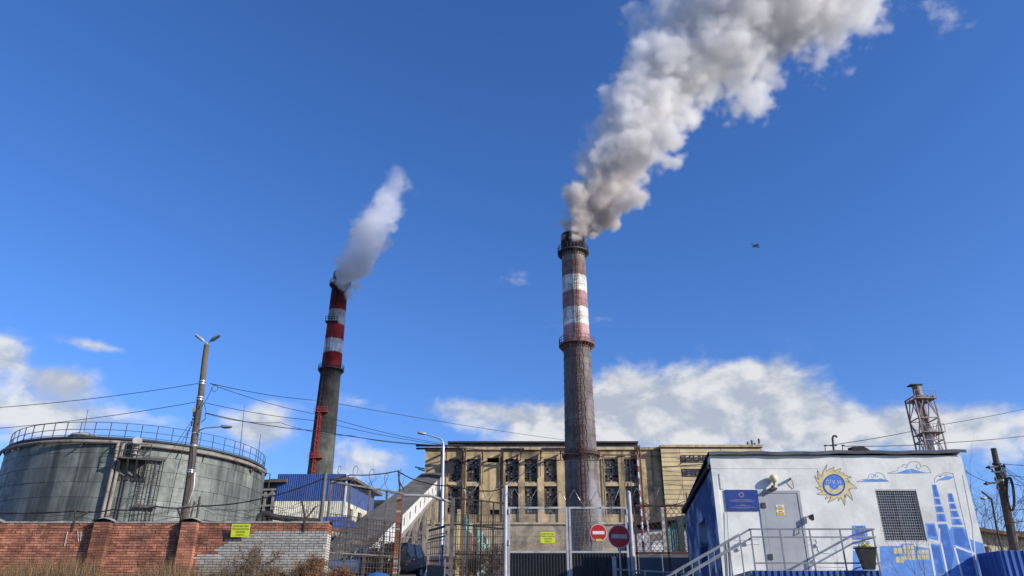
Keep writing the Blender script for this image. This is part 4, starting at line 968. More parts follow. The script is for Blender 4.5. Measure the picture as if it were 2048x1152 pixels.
def mid_fence():
    root = thing('mesh_fence', (at(955,1100,FY).x, FY, g(FY)), 'rusty bar fence panel between the open gateway and the double gate', 'fence')
    ps = [(906,996,.14),(937,1000,.06),(963,1003,.06),(987,1005,.06)]
    for (px, py, w_) in ps:
        t = at(px,py,FY); mb = MB(); mb.beam((t.x,FY,g(FY)-.2), t, w_); mb.build('post', MATS['fence_post_grey'] if w_ > .1 else iron, root)
    A, B = at(909,996,FY), at(1010,1007,FY)
    for (p, q) in (((909,996),(1010,1007)),((909,1048),(1010,1058)),((911,1108),(1012,1110))): mb = MB(); mb.beam(at(*p,FY), at(*q,FY), .05); mb.build('rail', iron, root)
    mb = MB(); grid(mb, (A.x,FY-.04,0), (B.x,FY-.04,0), g(FY)+.1, lambda t: lerp(at(909,1030,FY).z, at(1010,1030,FY).z, t), 22, 10, .010); mb.build('iron_bars', iron, root, kind='stuff')
    mb = MB(); lattice(mb, (A.x,FY,0), (B.x,FY,0), at(909,1050,FY).z, B.z, .085, .004); mb.build('chain_link', mesh_wire, root, kind='stuff')
    mb = MB(); razor(mb, A+Vector((0,0,.3)), B+Vector((0,0,.3)), .36, 1.4, 9, .011); mb.build('razor_coil', coil_m, root, kind='stuff')
    # open leaf swung into the yard
    lf = thing('gate_leaf', (at(880,1140,30).x, 30, g(30)), 'open gate leaf of iron grid swung inward behind the gateway post', 'gate')
    a, b = at(893,1052,29.0), at(859,1061,32.0); zb = lambda p: g(p.y)+.12
    for p in (a, b): mb = MB(); mb.beam((p.x,p.y,zb(p)), p, .07); mb.build('stile', greypaint, lf)
    mb = MB(); mb.beam(a, b, .07); mb.build('rail', iron, lf)
    mb = MB(); mb.beam(a-Vector((0,0,.35)), b-Vector((0,0,.35)), .05); mb.build('rail', iron, lf)
    mb = MB(); grid(mb, a, b, lambda t: lerp(zb(a),zb(b),t), lambda t: lerp(a.z,b.z,t), 8, 9, .012); mb.build('iron_bars', iron, lf, kind='stuff')
    mb = MB(); q = [Vector((a.x,a.y-.03,zb(a))), Vector((b.x,b.y-.03,zb(b))), Vector((b.x,b.y-.03,zb(b)+.75)), Vector((a.x,a.y-.03,zb(a)+.75))]; mb.prism(q, (0,.02,0)); mb.build('kick_panel', dark_steel, lf)
mid_fence()
def double_gate():
    root = thing('double_gate', (at(1137,1150,FY).x, FY, g(FY)), 'closed double gate of grey mesh over dark ribbed steel panels', 'gate')
    z0 = g(FY)+.12; ztop = at(1080,1014,FY).z; zm = at(1080,1104,FY).z
    dark = mat('ribbed_dark', (.028,.026,.027), .5, var=.2, scale=2, spec=.4)
    pg = mat('post_pale', (.42,.43,.44), .5, var=.2, scale=3, col2=(.3,.29,.28), mixscale=2, spec=.5)
    for (px, py) in ((1011,972),(1257,984)):
        t = at(px,py,FY); mb = MB(); mb.cyl((t.x,FY,g(FY)-.2), t, .078, n=14); mb.sphere(t, .078, 12, 6, (1,1,.5)); mb.build('post', pg, root, True)
    for (pa, pb) in ((1018,1134),(1140,1253)):
        xa, xb = at(pa,1060,FY).x, at(pb,1060,FY).x
        leaf = MB(); leaf.beam((xa,FY,z0),(xa,FY,ztop),.07); lo = leaf.build('leaf_stile', pg, root)
        mb = MB(); mb.beam((xb,FY,z0),(xb,FY,ztop),.08 if pa < 1100 else .07); mb.build('leaf_stile', pg, root)
        for z in (ztop-.03, zm, z0+.03): mb = MB(); mb.beam((xa+.036,FY,z),(xb-.036,FY,z),.066); mb.build('leaf_rail', pg, root)
        mb = MB(); corrugated(mb, (xa+.04,FY-.02,0), (xb-.04,FY-.02,0), z0+.07, zm-.04, .105, .03, (0,-1,0)); mb.build('ribbed_panel', dark, root)
        mb = MB(); n = int((xb-xa)/.05); 
        for i in range(1, n): x = lerp(xa,xb,i/n); mb.tube([(x,FY,zm+.03),(x,FY,ztop-.05)], .0035, 4)
        for k in range(1, 9): z = lerp(zm,ztop,k/9); mb.tube([(xa,FY,z),(xb,FY,z)], .004, 4)
        mb.build('welded_mesh', mat('galv_wire', (.25,.255,.26), .5, metal=.4, var=0), root, kind='stuff')
        mb = MB(); razor(mb, (xa,FY,ztop+.28), (xb,FY,ztop+.28), .33, 1.2, pa, .011); mb.build('razor_coil', coil_m, root, kind='stuff')
    for (px, py) in ((1018,1023),(1018,1085),(1253,1023),(1253,1085)):
        p = at(px,py,FY-.06); mb = MB(); mb.cyl(p-Vector((0,0,.09)), p+Vector((0,0,.09)), .035, n=8); mb.build('hinge', pg, root)
double_gate()
warning_sign((1081,1064),(1110,1064),(1081,1086), 'small yellow warning sign hung on the mesh of the double gate', FY-.06, FY-.06)
red_sign = mat('sign_red', (.50,.012,.016), .5, var=.06, scale=8, spec=.4); white_sign = mat('sign_white', (.72,.70,.68), .5, var=.08, scale=6); worn = mat('sign_bar_worn', (.42,.41,.40), .6, var=.25, scale=10)
def no_entry(c, r, root, bar, tilt=0):
    mb = MB(); N = 40; n = Vector((0,-1,0)); ring = lambda rad, y: [c+Vector((rad*math.cos(2*math.pi*k/N), y, rad*math.sin(2*math.pi*k/N))) for k in range(N)]
    mb.prism(ring(r,0), (0,.015,0)); mb.build('rim', white_sign, root)
    mb = MB(); mb.prism(ring(r*.945,-.004), (0,.003,0)); mb.build('disc', red_sign, root)
    mb = MB(); m3 = Matrix.Rotation(tilt,3,'Y'); mb.box(c+Vector((0,-.008,0)), (r*1.40,.006,r*.36), m3); mb.build('bar', bar, root)
def signs():
    c = at(1197,1065.5,FY-.09); root = thing('no_entry_sign', c-Vector((0,0,.3)), 'smaller red no entry sign with a yellow sticker hung on the gate', 'sign'); no_entry(c, .30, root, white_sign)
    mb = MB(); mb.box(c+Vector((0,-.006,-.245)), (.20,.006,.085)); mb.build('sticker', mat('sticker_yellow',(.7,.55,.05),.6), root)
    mb = MB(); mb.box(c+Vector((0,-.006,-.185)), (.15,.006,.04)); mb.build('sticker', mat('sticker_dark',(.05,.05,.04),.6), root)
    Y = 24.2; c = at(1238.5,1073,Y); root = thing('no_entry_sign', (c.x, Y, g(Y)), 'larger dull red no entry sign standing on its own post', 'sign'); no_entry(c, .345, root, worn, .02)
    mb = MB(); b = at(1242,1152,Y+.04); mb.cyl((b.x,Y+.05,g(Y)-.1), c+Vector((0,.05,.25)), .03, n=10); mb.build('post', galv, root, True)
signs()
def right_fence():
    root = thing('lattice_fence', (at(1325,1100,FY).x, FY, g(FY)), 'brown diagonal lattice fence over grey sheet panels next to the guard house', 'fence')
    x0, x1 = at(1268,1060,FY).x, at(1377,1060,FY).x; zt = at(1320,1011.5,FY).z; zm = at(1320,1106,FY).z; brown = mat('brown_iron', (.075,.035,.028), .7, var=.4, scale=4)
    for x in (x0+.05, (x0+x1)/2+.2, x1-.05): mb = MB(); mb.beam((x,FY,g(FY)-.2),(x,FY,zt),.07); mb.build('post', brown, root)
    for z in (zt, zm): mb = MB(); mb.beam((x0,FY,z),(x1,FY,z),.07); mb.build('rail', brown, root)
    mb = MB(); lattice(mb, (x0,FY-.02,0), (x1,FY-.02,0), zm, zt, .20, .010, 1.25); mb.build('lattice', brown, root, kind='stuff')
    sh = mat('grey_blue_sheet', (.10,.11,.13), .6, var=.2, scale=1.5); xm = (x0+x1)/2-.05
    for (a, b) in ((x0+.1, xm-.01), (xm+.01, x1-.02)): mb = MB(); mb.boxmm((a,FY-.03,g(FY)-.1),(b,FY-.01,zm-.05)); mb.build('panel', sh, root)
    mb = MB(); razor(mb, (x0,FY,zt+.3), (x1,FY,zt+.3), .36, 1.2, 3, .011); mb.build('razor_coil', coil_m, root, kind='stuff')
    # iron masts carrying wire
    for (px, top, bot) in ((1312,973,1012),(1375,985,1012)): mb = MB(); mb.beam(at(px,bot,FY), at(px-3,top,FY), .04); mb.build('wire_mast', iron, root)
    # low tube barrier in front
    lb = thing('tube_barrier', (at(1280,1150,23).x, 23, g(23)), 'low tube barrier with chain link in front of the gate', 'barrier')
    p = at(1228,1113,23); mb = MB(); mb.cyl((p.x,23,g(23)-.1), p, .065, n=12); mb.build('post', greypaint, lb, True)
    q0, q1 = at(1231,1139,23), at(1372,1147,23); mb = MB(); mb.tube([q0,q1], .028, 8); mb.build('rail', greypaint, lb, True)
    mb = MB(); lattice(mb, (q0.x,23.02,0), (q1.x,23.02,0), g(23)+.1, min(q0.z,q1.z)-.02, .11, .006); mb.build('chain_link', mesh_wire, lb, kind='stuff')
    for px in (1290,1365): p = at(px,1143,23); mb = MB(); mb.cyl((p.x,23.02,g(23)-.1), p, .03, n=8); mb.build('post', greypaint, lb)
    # raised barrier boom
    bm_ = thing('barrier_boom', (at(1288,1118,31).x, 31, g(31)), 'thin red and white striped barrier boom raised upright behind the lattice fence', 'barrier'); a, b = at(1288,1110,31), at(1274,908,31)
    st = [mat('boom_white',(.62,.6,.57),.6,var=.25), mat('boom_red',(.30,.05,.045),.6,var=.25)]
    for i in range(16): mb = MB(); mb.cyl(a.lerp(b,i/16), a.lerp(b,(i+1)/16), lerp(.05,.03,i/16), lerp(.05,.03,(i+1)/16), 8); mb.build('stripe', st[i % 2], bm_, True)
    mb = MB(); mb.boxmm((a.x-.16,30.85,g(31)-.1),(a.x+.16,31.15,a.z+.1)); mb.build('cabinet', dark_steel, bm_)
right_fence()
def yard_behind():
    # white brick checkpoint building in the shade
    Y = 34.0; wb = mat('white_brickwork', (.50,.50,.50), .9, var=.25, scale=2.5, bump=.5, bscale=14); root = thing('checkpoint_building', (at(1330,1100,Y).x, Y, g(Y)), 'white brick checkpoint building with dark sloping roof behind the lattice fence', 'building')
    a, b = at(1258,1056,Y), at(1420,1031,Y); mb = MB(); bs = g(Y)-.2
    mb.prism([(a.x,Y,bs),(b.x,Y,bs),b-Vector((0,0,.02)),a-Vector((0,0,.02))], (0,4,0)); mb.build('wall', MATS['grey_mortar'], root)
    n = 0; z = bs+.3; bkm = MB(); bkm.boxmm((0,0,0),(.24,.06,.066)); bme = bkm.mesh('brick', wb)
    zz0 = 1.6+.0698*Y+.1; z = zz0; row = 0
    while z < b.z-.1:
        x = a.x+.02+(.13 if row % 2 else 0)
        while x < b.x-.3:
            zr = lerp(a.z,b.z,(x-a.x)/(b.x-a.x))
            if z+.08 < zr and n < 300: inst('brick', bme, root, (x,Y-.03,z)); n += 1
            x += .252
        z += .078; row += 1
    mb = MB(); mb.prism([a+Vector((-.3,-.5,0)), b+Vector((.3,-.5,0)), b+Vector((.3,-.5,.14)), a+Vector((-.3,-.5,.14))], (0,4.8,0)); mb.build('roof', dark_steel, root)
    # booth details: blue panel, teal turnstile fence
    tf = thing('turnstile_fence', (at(1355,1100,30.5).x, 30.5, g(30.5)), 'teal green picket screen beside the turnstile behind the lattice fence', 'fence'); teal = mat('teal_paint',(.05,.30,.25),.6,var=.2)
    for i in range(6): px = 1333+i*4.2; p = at(px,1058-i*3.5,30.5); mb = MB(); mb.boxmm((p.x-.035,30.5,g(30.5)),(p.x+.035,30.53,p.z)); mb.build('picket', teal, tf)
    dg_ = mat('dark_green',(.02,.05,.045),.6,var=.2); p = at(1358,1036,30.4); mb = MB(); mb.boxmm((p.x-.09,30.35,g(30.5)),(p.x+.14,30.6,p.z)); mb.build('frame_post', dg_, tf)
    for py in (1058,1042): q = at(1385,py,30.4); mb = MB(); mb.boxmm((p.x+.15,30.4,q.z-.06),(q.x,30.5,q.z+.06)); mb.build('frame_rail', dg_, tf)
    pp = thing('concrete_post', (at(1327,1100,30).x,30,g(30)), 'leaning pale concrete post behind the lattice fence', 'post', None); mb = MB(); mb.beam((at(1330,1105,30).x,30,g(30)-.1), at(1325,1018,30), .14, .14); mb.build('shaft', mat('pale_concrete',(.42,.40,.36),.9,var=.3,scale=4), pp); mb = MB(); mb.box(at(1325,1017,30),(.18,.18,.05)); mb.build('cap', MATS['pale_concrete'], pp)
    pp = thing('concrete_post', (at(1298,1100,30.2).x,30.2,g(30)), 'narrow pale wedge post by the striped boom', 'post', None); mb = MB(); t = at(1292,1022,30.2); b0 = at(1302,1105,30.2); mb.beam((b0.x,30.2,g(30)), b0, .15); mb.beam(b0, t, .07); mb.build('shaft', MATS['pale_concrete'], pp); mb = MB(); mb.box(b0, (.2,.16,.1)); mb.build('collar', MATS['pale_concrete'], pp)
    # booth desk seen through the lattice
    bt = thing('guard_bench', (at(1315,1095,32).x,32,g(32)), 'weathered timber bench with white boards behind the lattice fence', 'bench'); tim = mat('weathered_timber',(.15,.13,.11),.9,var=.4,scale=5); wh = mat('white_board',(.7,.7,.68),.6,var=.1)
    a, b = at(1301,1082,32), at(1328,1080,32); mb = MB(); mb.prism([a,b,b+Vector((0,.5,.25)),a+Vector((0,.5,.25))], (0,0,.06)); mb.build('seat', tim, bt)
    for py in (1092,1098): p, q = at(1303,py,31.9), at(1326,py,31.9); mb = MB(); mb.beam(p, q, .04, .09); mb.build('board', wh, bt)
    for px in (1303,1326): p = at(px,1083,32); mb = MB(); mb.beam((p.x,32,g(32)), p, .09); mb.build('leg', tim, bt)
    # painted yard fence running away from the gateway
    pf = thing('painted_fence', (at(950,1100,45).x,45,g(45)), 'yard fence with yellow and teal posts and brown panels running uphill', 'fence')
    cols = [mat('yellow_post',(.58,.50,.20),.7,var=.2), teal, mat('pale_cyan',(.35,.55,.52),.7,var=.2)]
    P = [(918,1024,33,0),(930,1036,36,1),(943,1047,40,0),(954,1058,45,1),(964,1066,50,2),(972,1076,56,0),(979,1084,63,2)]
    brn = mat('brown_panel',(.12,.07,.05),.85,var=.35,scale=2)
    pts = []
    for (px, py, Y, k) in P:
        p = at(px,py,Y); pts.append(p); mb = MB(); mb.beam((p.x,Y,g(Y)-.1), p+Vector((0,0,.1)), .14); mb.build('post', cols[k], pf)
    for i, (p, q) in enumerate(zip(pts, pts[1:])):
        mb = MB(); d = Vector((0,0,-.5)); mb.prism([(p.x,p.y,g(p.y)),(q.x,q.y,g(q.y)),q+d,p+d], (.04,0,0)); mb.build('panel', brn if i < 3 else cols[2], pf)
        mb = MB(); grid(mb, p, q, lambda t: lerp(p.z,q.z,t)-.5, lambda t: lerp(p.z,q.z,t), 8, 1, .02); mb.build('top_bars', cols[2] if i % 2 else iron, pf, kind='stuff')
yard_behind()
# ------------------------------------------------------------------ white guard house with mural
GY = 21.0
def guard_house():
    ww = mat('white_render', (.695,.70,.65), .9, var=.15, scale=1.4, col2=(.56,.565,.54), mixscale=.8, streak=(2.2,.54,.78,.45), streakcol=(.36,.345,.31), bump=.16, bscale=7)
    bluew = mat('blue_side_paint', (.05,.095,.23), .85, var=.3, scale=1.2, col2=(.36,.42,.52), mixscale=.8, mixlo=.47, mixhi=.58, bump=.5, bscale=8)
    x0, x1 = 5.53, 12.56; z0 = g(GY)-.4; zt = at(1700,911,GY).z; YB = 26.2
    root = thing('guard_house', ((x0+x1)/2, GY, g(GY)), 'small white guard house with a painted sun and power plant mural', 'building')
    dx0, dx1, dz0, dz1 = at(1514,980,GY).x, at(1598,980,GY).x, 3.1, at(1550,981,GY).z
    wx0, wx1, wz1, wz0 = at(1750,980,GY).x, at(1832,980,GY).x, at(1790,979,GY).z, at(1800,1083,GY).z
    mb = MB()
    wall_open(mb, (x0,GY,z0), (1,0,0), x1-x0, zt-z0, [(dx0-x0,dx1-x0,dz0-z0,dz1-z0),(wx0-x0,wx1-x0,wz0-z0,wz1-z0)], .22, (0,-1,0))
    mb.quad((x1,GY,z0),(x1,YB,z0),(x1,YB,zt),(x1,GY,zt)); mb.quad((x0+.4,YB,z0),(x0+.4,YB,zt-.4),(x1,YB,zt-.4),(x1,YB,z0)); mb.build('wall', ww, root)
    # side wall, painted blue, with a recess
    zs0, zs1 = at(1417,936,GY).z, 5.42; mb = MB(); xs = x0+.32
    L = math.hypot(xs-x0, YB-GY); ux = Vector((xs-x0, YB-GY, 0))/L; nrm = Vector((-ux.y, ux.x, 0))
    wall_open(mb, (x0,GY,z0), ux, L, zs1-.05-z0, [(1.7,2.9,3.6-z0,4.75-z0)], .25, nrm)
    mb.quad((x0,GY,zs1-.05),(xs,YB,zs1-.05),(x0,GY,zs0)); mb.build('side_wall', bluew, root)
    mb = MB(); a = Vector((x0,GY,0))+ux*1.7-nrm*.2; b = Vector((x0,GY,0))+ux*2.9-nrm*.2; mb.prism([(a.x,a.y,3.6),(b.x,b.y,3.6),(b.x,b.y,4.75),(a.x,a.y,4.75)], -nrm*.04); mb.build('blocked_window', bluew, root)
    mb = MB(); mb.quad((x0-.002,GY,zs0),(x0-.002,GY,zt),(x0+.05,GY+.5,zt),(x0+.05,GY+.5,zs0-.1)); mb.build('parapet_side', ww, root)
    rf = mat('roof_sheet', (.13,.14,.155), .5, metal=.3, var=.3, scale=2, spec=.5); tar = mat('roof_felt', (.03,.03,.032), .9, var=.3)
    # ridge sheet, slightly wavy
    mb = MB(); n = 24; vs = []
    for i in range(n+1):
        x = lerp(x0-.04, x1+.12, i/n); dz = .012*math.sin(i*1.7)+.012*math.sin(i*.6)+.10*i/n*.55
        vs += [(x,GY-.10,zt-.01+dz),(x,GY-.12,zt+.07+dz),(x,GY-.02,zt+.10+dz),(x+(.25 if i == 0 else 0),YB,zs1+.06+dz)]
    mb.add(vs, [[4*i+k, 4*i+4+k, 4*i+5+k, 4*i+1+k] for i in range(n) for k in range(3)]); mb.build('roof', rf, root)
    mb = MB(); mb.prism([(x0-.10,GY+.02,zs0-.02),(xs-.12,YB,zs1-.02),(xs-.12,YB,zs1+.10),(x0-.10,GY+.02,zs0+.10)], (.25,0,0)); mb.build('side_fascia', tar, root)
    # pilaster and base bands
    mb = MB(); mb.boxmm((x0-.002,GY-.03,z0),(x0+.13,GY-.002,zt-.45)); mb.build('pilaster', ww, root)
    mb = MB(); mb.boxmm((x0+.2,GY-.02,5.30),(x0+.29,GY-.002,zt-.5)); mb.boxmm((x0+.001,GY-.008,5.86),(x0+3.0,GY-.003,5.872)); mb.build('render_ridge', ww, root)
    # door
    dg_ = mat('grey_door', (.33,.345,.36), .5, var=.14, scale=1.5, streak=(3,.58,.8,.25), streakcol=(.2,.2,.2), spec=.45)
    mb = MB(); fw = .07
    mb.boxmm((dx0,GY-.02,dz0),(dx0+fw+.05,GY+.12,dz1)); mb.boxmm((dx1-fw,GY-.02,dz0),(dx1,GY+.12,dz1)); mb.boxmm((dx0,GY-.018,dz1-fw),(dx1,GY+.118,dz1-.001)); mb.build('door_frame', dg_, root)
    mb = MB(); mb.boxmm((dx0+fw+.06,GY-.008,dz0+.01),(dx1-fw-.01,GY+.05,dz1-fw-.012)); door = mb.build('door', dg_, root)
    hx = dx1-fw-.12; hz = at(1598,1063,GY).z; mb = MB(); mb.tube([(hx,GY-.01,hz+.12),(hx+.01,GY-.07,hz+.12),(hx-.03,GY-.07,hz-.06),(hx-.03,GY-.01,hz-.06)], .012, 6); mb.build('handle', dark_steel, door)
    for py in (1011,1114): z = at(1520,py,GY).z; mb = MB(); mb.boxmm((dx0+.06,GY-.045,z-.07),(dx0+.17,GY-.006,z+.07)); mb.build('hinge', dark_steel, door)
    for py in (1015,1025.5):
        c = at(1560+ (py-1015)*.12, py, GY-.012); mb = MB(); mb.box(c,(.215,.004,.135)); s = mb.build('notice', mat('notice_white',(.75,.74,.68),.6), door)
        mb = MB(); mb.box(c+Vector((0,-.004,-.025)),(.20,.002,.075)); mb.build('yellow_band', mat('notice_yellow',(.75,.45,.06),.6), s)
        mb = MB(); 
        for k in range(3): mb.box(c+Vector((0,-.0055,-.003-.022*k)),(.17-.02*k,.001,.006))
        mb.box(c+Vector((0,-.0045,.035)),(.11,.001,.02)); mb.build('fine_print', signink, s, kind='stuff')
    # plaque
    c0, c1 = at(1448.5,980,GY), at(1512.5,1021.5,GY); px1 = dx0-.012; mb = MB(); mb.boxmm((c0.x,GY-.035,c1.z),(px1,GY-.006,c0.z)); pl = mb.build('plaque', mat('plaque_blue',(.014,.04,.21),.35,var=.05,spec=.5), root); pl['label'] = 'blue name plaque with a faint sun emblem'
    gold = mat('plaque_gold', (.23,.23,.30), .6, var=.1); W = px1-c0.x; cx = (c0.x+px1)/2; mb = MB(); N = 16
    cz = c0.z-.135; pts = []
    for k in range(32): rad = .085 if k % 2 else .058; t = 2*math.pi*k/32; pts.append((cx+rad*math.cos(t), GY-.037, cz+rad*math.sin(t)))
    mb.prism(pts, (0,.001,0)); mb.build('emblem', gold, pl); mb = MB(); mb.prism([(cx+.042*math.cos(t),GY-.039,cz+.042*math.sin(t)) for t in [2*math.pi*k/20 for k in range(20)]], (0,.001,0)); mb.build('emblem', MATS['plaque_blue'], pl)
    mb = MB(); rr = random.Random(8)
    for (dz, wd) in ((.26,.55),(.29,.78),(.32,.70),(.40,.14),(.425,.45),(.465,.74),(.49,.4)):
        x = cx-wd*W*.5
        while x < cx+wd*W*.5: l = rr.uniform(.02,.07); mb.boxmm((x,GY-.0365,c0.z-dz-.006),(min(x+l,cx+wd*W*.5),GY-.0355,c0.z-dz+.006)); x += l+.012
    mb.build('fine_print', gold, pl, kind='stuff')
    # window with woven grille
    dk = mat('window_glass', (.012,.013,.016), .12, var=.1, spec=.6); fr = mat('window_frame', (.10,.10,.11), .7, var=.2)
    mb = MB(); mb.boxmm((wx0,GY+.14,wz0),(wx1,GY+.16,wz1)); wn = mb.build('window', dk, root)
    mb = MB(); t = .035
    for (a, b, c, d) in ((wx0,wx0+t,wz0,wz1),(wx1-t-.03,wx1,wz0,wz1),(wx0+t,wx1-t-.03,wz0,wz0+t),(wx0+t,wx1-t-.03,wz1-t,wz1),((wx0+wx1)/2-.02,(wx0+wx1)/2+.02,wz0+t,wz1-t)): mb.boxmm((a,GY+.06,c),(b,GY+.138,d))
    mb.build('frame', fr, wn)
    gr = mat('grille_white', (.55,.56,.55), .6, var=.2, scale=8); mb = MB(); nx, nz = 17, 19; rr = random.Random(4)
    for i in range(nx+1):
        x = lerp(wx0+.03, wx1-.05, i/nx); mb.tube([(x,GY+.02+(.008 if (j+i) % 2 else -.008),lerp(wz0+.02,wz1-.02,j/nz)) for j in range(nz+1)], .0045, 4)
    for j in range(nz+1):
        z = lerp(wz0+.02,wz1-.02,j/nz); mb.tube([(lerp(wx0+.03,wx1-.05,i/nx),GY+.02+(-.008 if (j+i) % 2 else .008),z) for i in range(nx+1)], .0045, 4)
    mb.build('grille', gr, wn, kind='stuff')
    for z in (wz0+.02, wz1-.02): mb = MB(); mb.beam((wx0+.01,GY+.012,z),(wx1-.02,GY+.012,z),.022); mb.build('grille_bar', gr, wn)
    # lamp globe, camera, floodlight
    lc = at(1547,957,GY-.13); lm = thing('globe_lamp', (lc.x,GY-.1,at(1546,978,GY).z), 'cream globe lamp on a dark foot above the grey door', 'lamp')
    mb = MB(); mb.sphere(lc, .115, 20, 12); mb.build('globe', mat('cream_globe',(.72,.60,.36),.35,var=.05,spec=.5), lm, True)
    mb = MB(); b = at(1546,976,GY-.12); mb.tube([lc-Vector((0,0,.10)), lc-Vector((0,-.01,.17)), b], [.03,.02,.025], 10); mb.build('neck', dark_steel, lm, True)
    mb = MB(); mb.boxmm((b.x-.09,GY-.19,b.z-.05),(b.x+.09,GY-.005,b.z+.0)); mb.cyl(b, b+Vector((0,0,.07)), .07, .03, 12); mb.build('foot', dark_steel, lm)
    cc = at(1582.5,957.5,GY-.10); ca = thing('security_camera', (cc.x,GY-.02,cc.z-.2), 'tiny grey camera on a thin stalk above the door', 'camera'); mb = MB(); mb.beam(cc+Vector((-.05,-.05,-.02)), cc+Vector((.06,.05,.03)), .06, .06); mb.build('housing', greypaint, ca)
    mb = MB(); q = at(1588,977,GY-.02); mb.tube([cc+Vector((.02,.03,-.02)), Vector((q.x-.02,GY-.05,(cc.z+q.z)/2)), q], .008, 5); mb.build('stalk', dark_steel, ca)
    fc = at(1621,1034,GY-.14); fl = thing('floodlight', (fc.x,GY-.02,fc.z), 'small dark floodlight sticking out beside the grey door', 'lamp')
    mb = MB(); mb.tube([at(1607,1034,GY-.01), at(1614,1034,GY-.10), fc], .014, 6); mb.build('arm', greypaint, fl)
    mb = MB(); c = fc; mb.add([c+Vector(v) for v in ((-.04,-.04,-.04),(-.04,.04,-.04),(-.04,.04,.04),(-.04,-.04,.04),(.06,-.08,-.09),(.06,.08,-.09),(.06,.08,.07),(.06,-.08,.07))], [[0,1,2,3],[7,6,5,4],[0,4,5,1],[1,5,6,2],[2,6,7,3],[3,7,4,0]]); mb.build('head', dark_steel, fl)
    # conduits
    cw = mat('conduit_white', (.62,.63,.63), .6, var=.1)
    for pts in (((1470,1088),(1519,1088)),((1470,1081),(1519,1078)),((1478,1088),(1478,1096)),((1607,1079),(1632,1079),(1634,1086),(1636,1100),(1640,1105),(1662,1107)),((1607,1089),(1624,1089),(1626,1096),(1628,1128),(1633,1133),(1690,1134)),((1907,945),(1955,1151)),((1926,950),(1946,1050),(1951,1120))):
        mb = MB(); P = [at(a,b,GY-(.006 if pts[0][0] < 1800 else .0068)) for a, b in pts]
        if pts[0][0] < 1800: mb.tube(P, .009, 6)
        else:
            for p, q in zip(P, P[1:]): ribbon(mb, [p,q], .035)
        mb.build('conduit', cw, root)
    for (a, b) in ((1478,1098),(1634,1090),(1628,1122),(1494,1087)): mb = MB(); mb.box(at(a,b,GY-.03),(.07,.05,.07)); mb.build('junction_box', cw, root)
    mb = MB(); mb.tube([at(1454,1022,GY-.04), at(1457,1085,GY-.05)], .009, 5); mb.tube([at(1457,1085,GY-.06), at(1461,1152,GY-.06), at(1463,1175,GY-.06)], .035, 8); mb.build('downpipe', mat('pipe_blue_grey',(.22,.26,.33),.6), root)
    # ---- mural, flat paint
    M6 = lambda p, d: at(1640+p[0]*.2709, 840+p[1]*.2709, GY-d)
    blue1 = mat('mural_blue', (.13,.285,.66), .85, var=.25, scale=3, col2=(.26,.40,.68), mixscale=2.5, mixlo=.56, mixhi=.72); blue2 = mat('mural_deep_blue', (.06,.165,.50), .85, var=.25, scale=3, col2=(.12,.25,.58), mixscale=3, mixlo=.52, mixhi=.7); yel = mat('mural_cream', (.62,.53,.27), .85, var=.22, scale=5, col2=(.64,.58,.40), mixscale=4)
    line = mat('mural_line', (.07,.08,.10), .9, var=.1); outl = mat('mural_grey_line', (.22,.27,.36), .9, var=.1); wht = mat('mural_white', (.70,.72,.73), .9, var=.1)
    def paint(nm, polys, m, d, T=M6):
        mb = MB()
        for p in polys: mb.quad(*[T(q, d) for q in p])
        o = mb.build(nm, m, root); o['kind'] = 'stuff' if len(polys) > 3 else ''
        if not o['kind']: del o['kind']
        return o
    low = [[(440,932),(598,930),(600,912),(693,912),(698,930),(805,948),(842,1150),(850,1200),(455,1200)],
           [(778,763),(846,763),(872,862),(884,892),(795,876)],
           [(808,908),(892,924),(940,1150),(950,1200),(860,1200)],
           [(870,768),(936,765),(956,812),(974,786),(1062,792),(1108,880),(1205,912),(1222,1000),(1230,1200),(958,1200),(900,926),(888,880)]]
    paint('mural_plant', low, blue1, .002)
    paint('mural_shade', [[(800,775),(838,775),(862,862),(800,850)],[(880,775),(930,772),(990,1000),(960,1150),(945,1150),(905,930)],[(985,800),(1050,800),(1090,890),(1140,960),(1000,915)],[(1000,950),(1165,1000),(1180,1150),(1060,1150)],[(815,920),(880,932),(920,1130),(870,1130)]], blue2, .0036)
    ch = []
    for q in ([(825,477),(858,475),(885,570),(840,570)],[(840,578),(885,578),(897,625),(848,625)],[(850,635),(905,635),(917,682),(857,682)],[(860,692),(920,692),(935,750),(865,750)],[(942,542),(975,540),(995,605),(950,605)],[(953,615),(997,615),(1012,658),(958,658)],[(960,668),(1015,668),(1033,718),(968,718)],[(970,728),(1037,728),(1055,775),(975,775)],
              [(235,780),(335,778),(362,885),(238,885)],[(240,895),(365,895),(372,918),(240,918)],[(242,932),(378,930),(385,948),(243,948)],[(243,965),(390,965),(415,1150),(420,1200),(245,1200)]): ch.append(q)
    paint('mural_chimneys', ch, blue1, .0022)
    paint('mural_shade', [[(a[0]+(b[0]-a[0])*.25+2,a[1]+6),(a[0]+(b[0]-a[0])*.8,b[1]+6),(d[0]+(c[0]-d[0])*.8,c[1]-6),(d[0]+(c[0]-d[0])*.25,d[1]-6)] for a, b, c, d in ch[:9]], blue2, .0037)
    wl = MB()
    for p, q in (((800,880),(892,915)),((880,800),(880,890)),((990,930),(1150,990)),((893,905),(945,1150)),((808,905),(850,1150)),((990,930),(1050,1150)),((1120,960),(1168,1150))): a, b = M6(p,.005), M6(q,.005); ribbon(wl, [a, b], .05 if p[0] < 985 or p == (990,930) else .03)
    wl.build('mural_lines', wht, root, kind='stuff')
    win = []
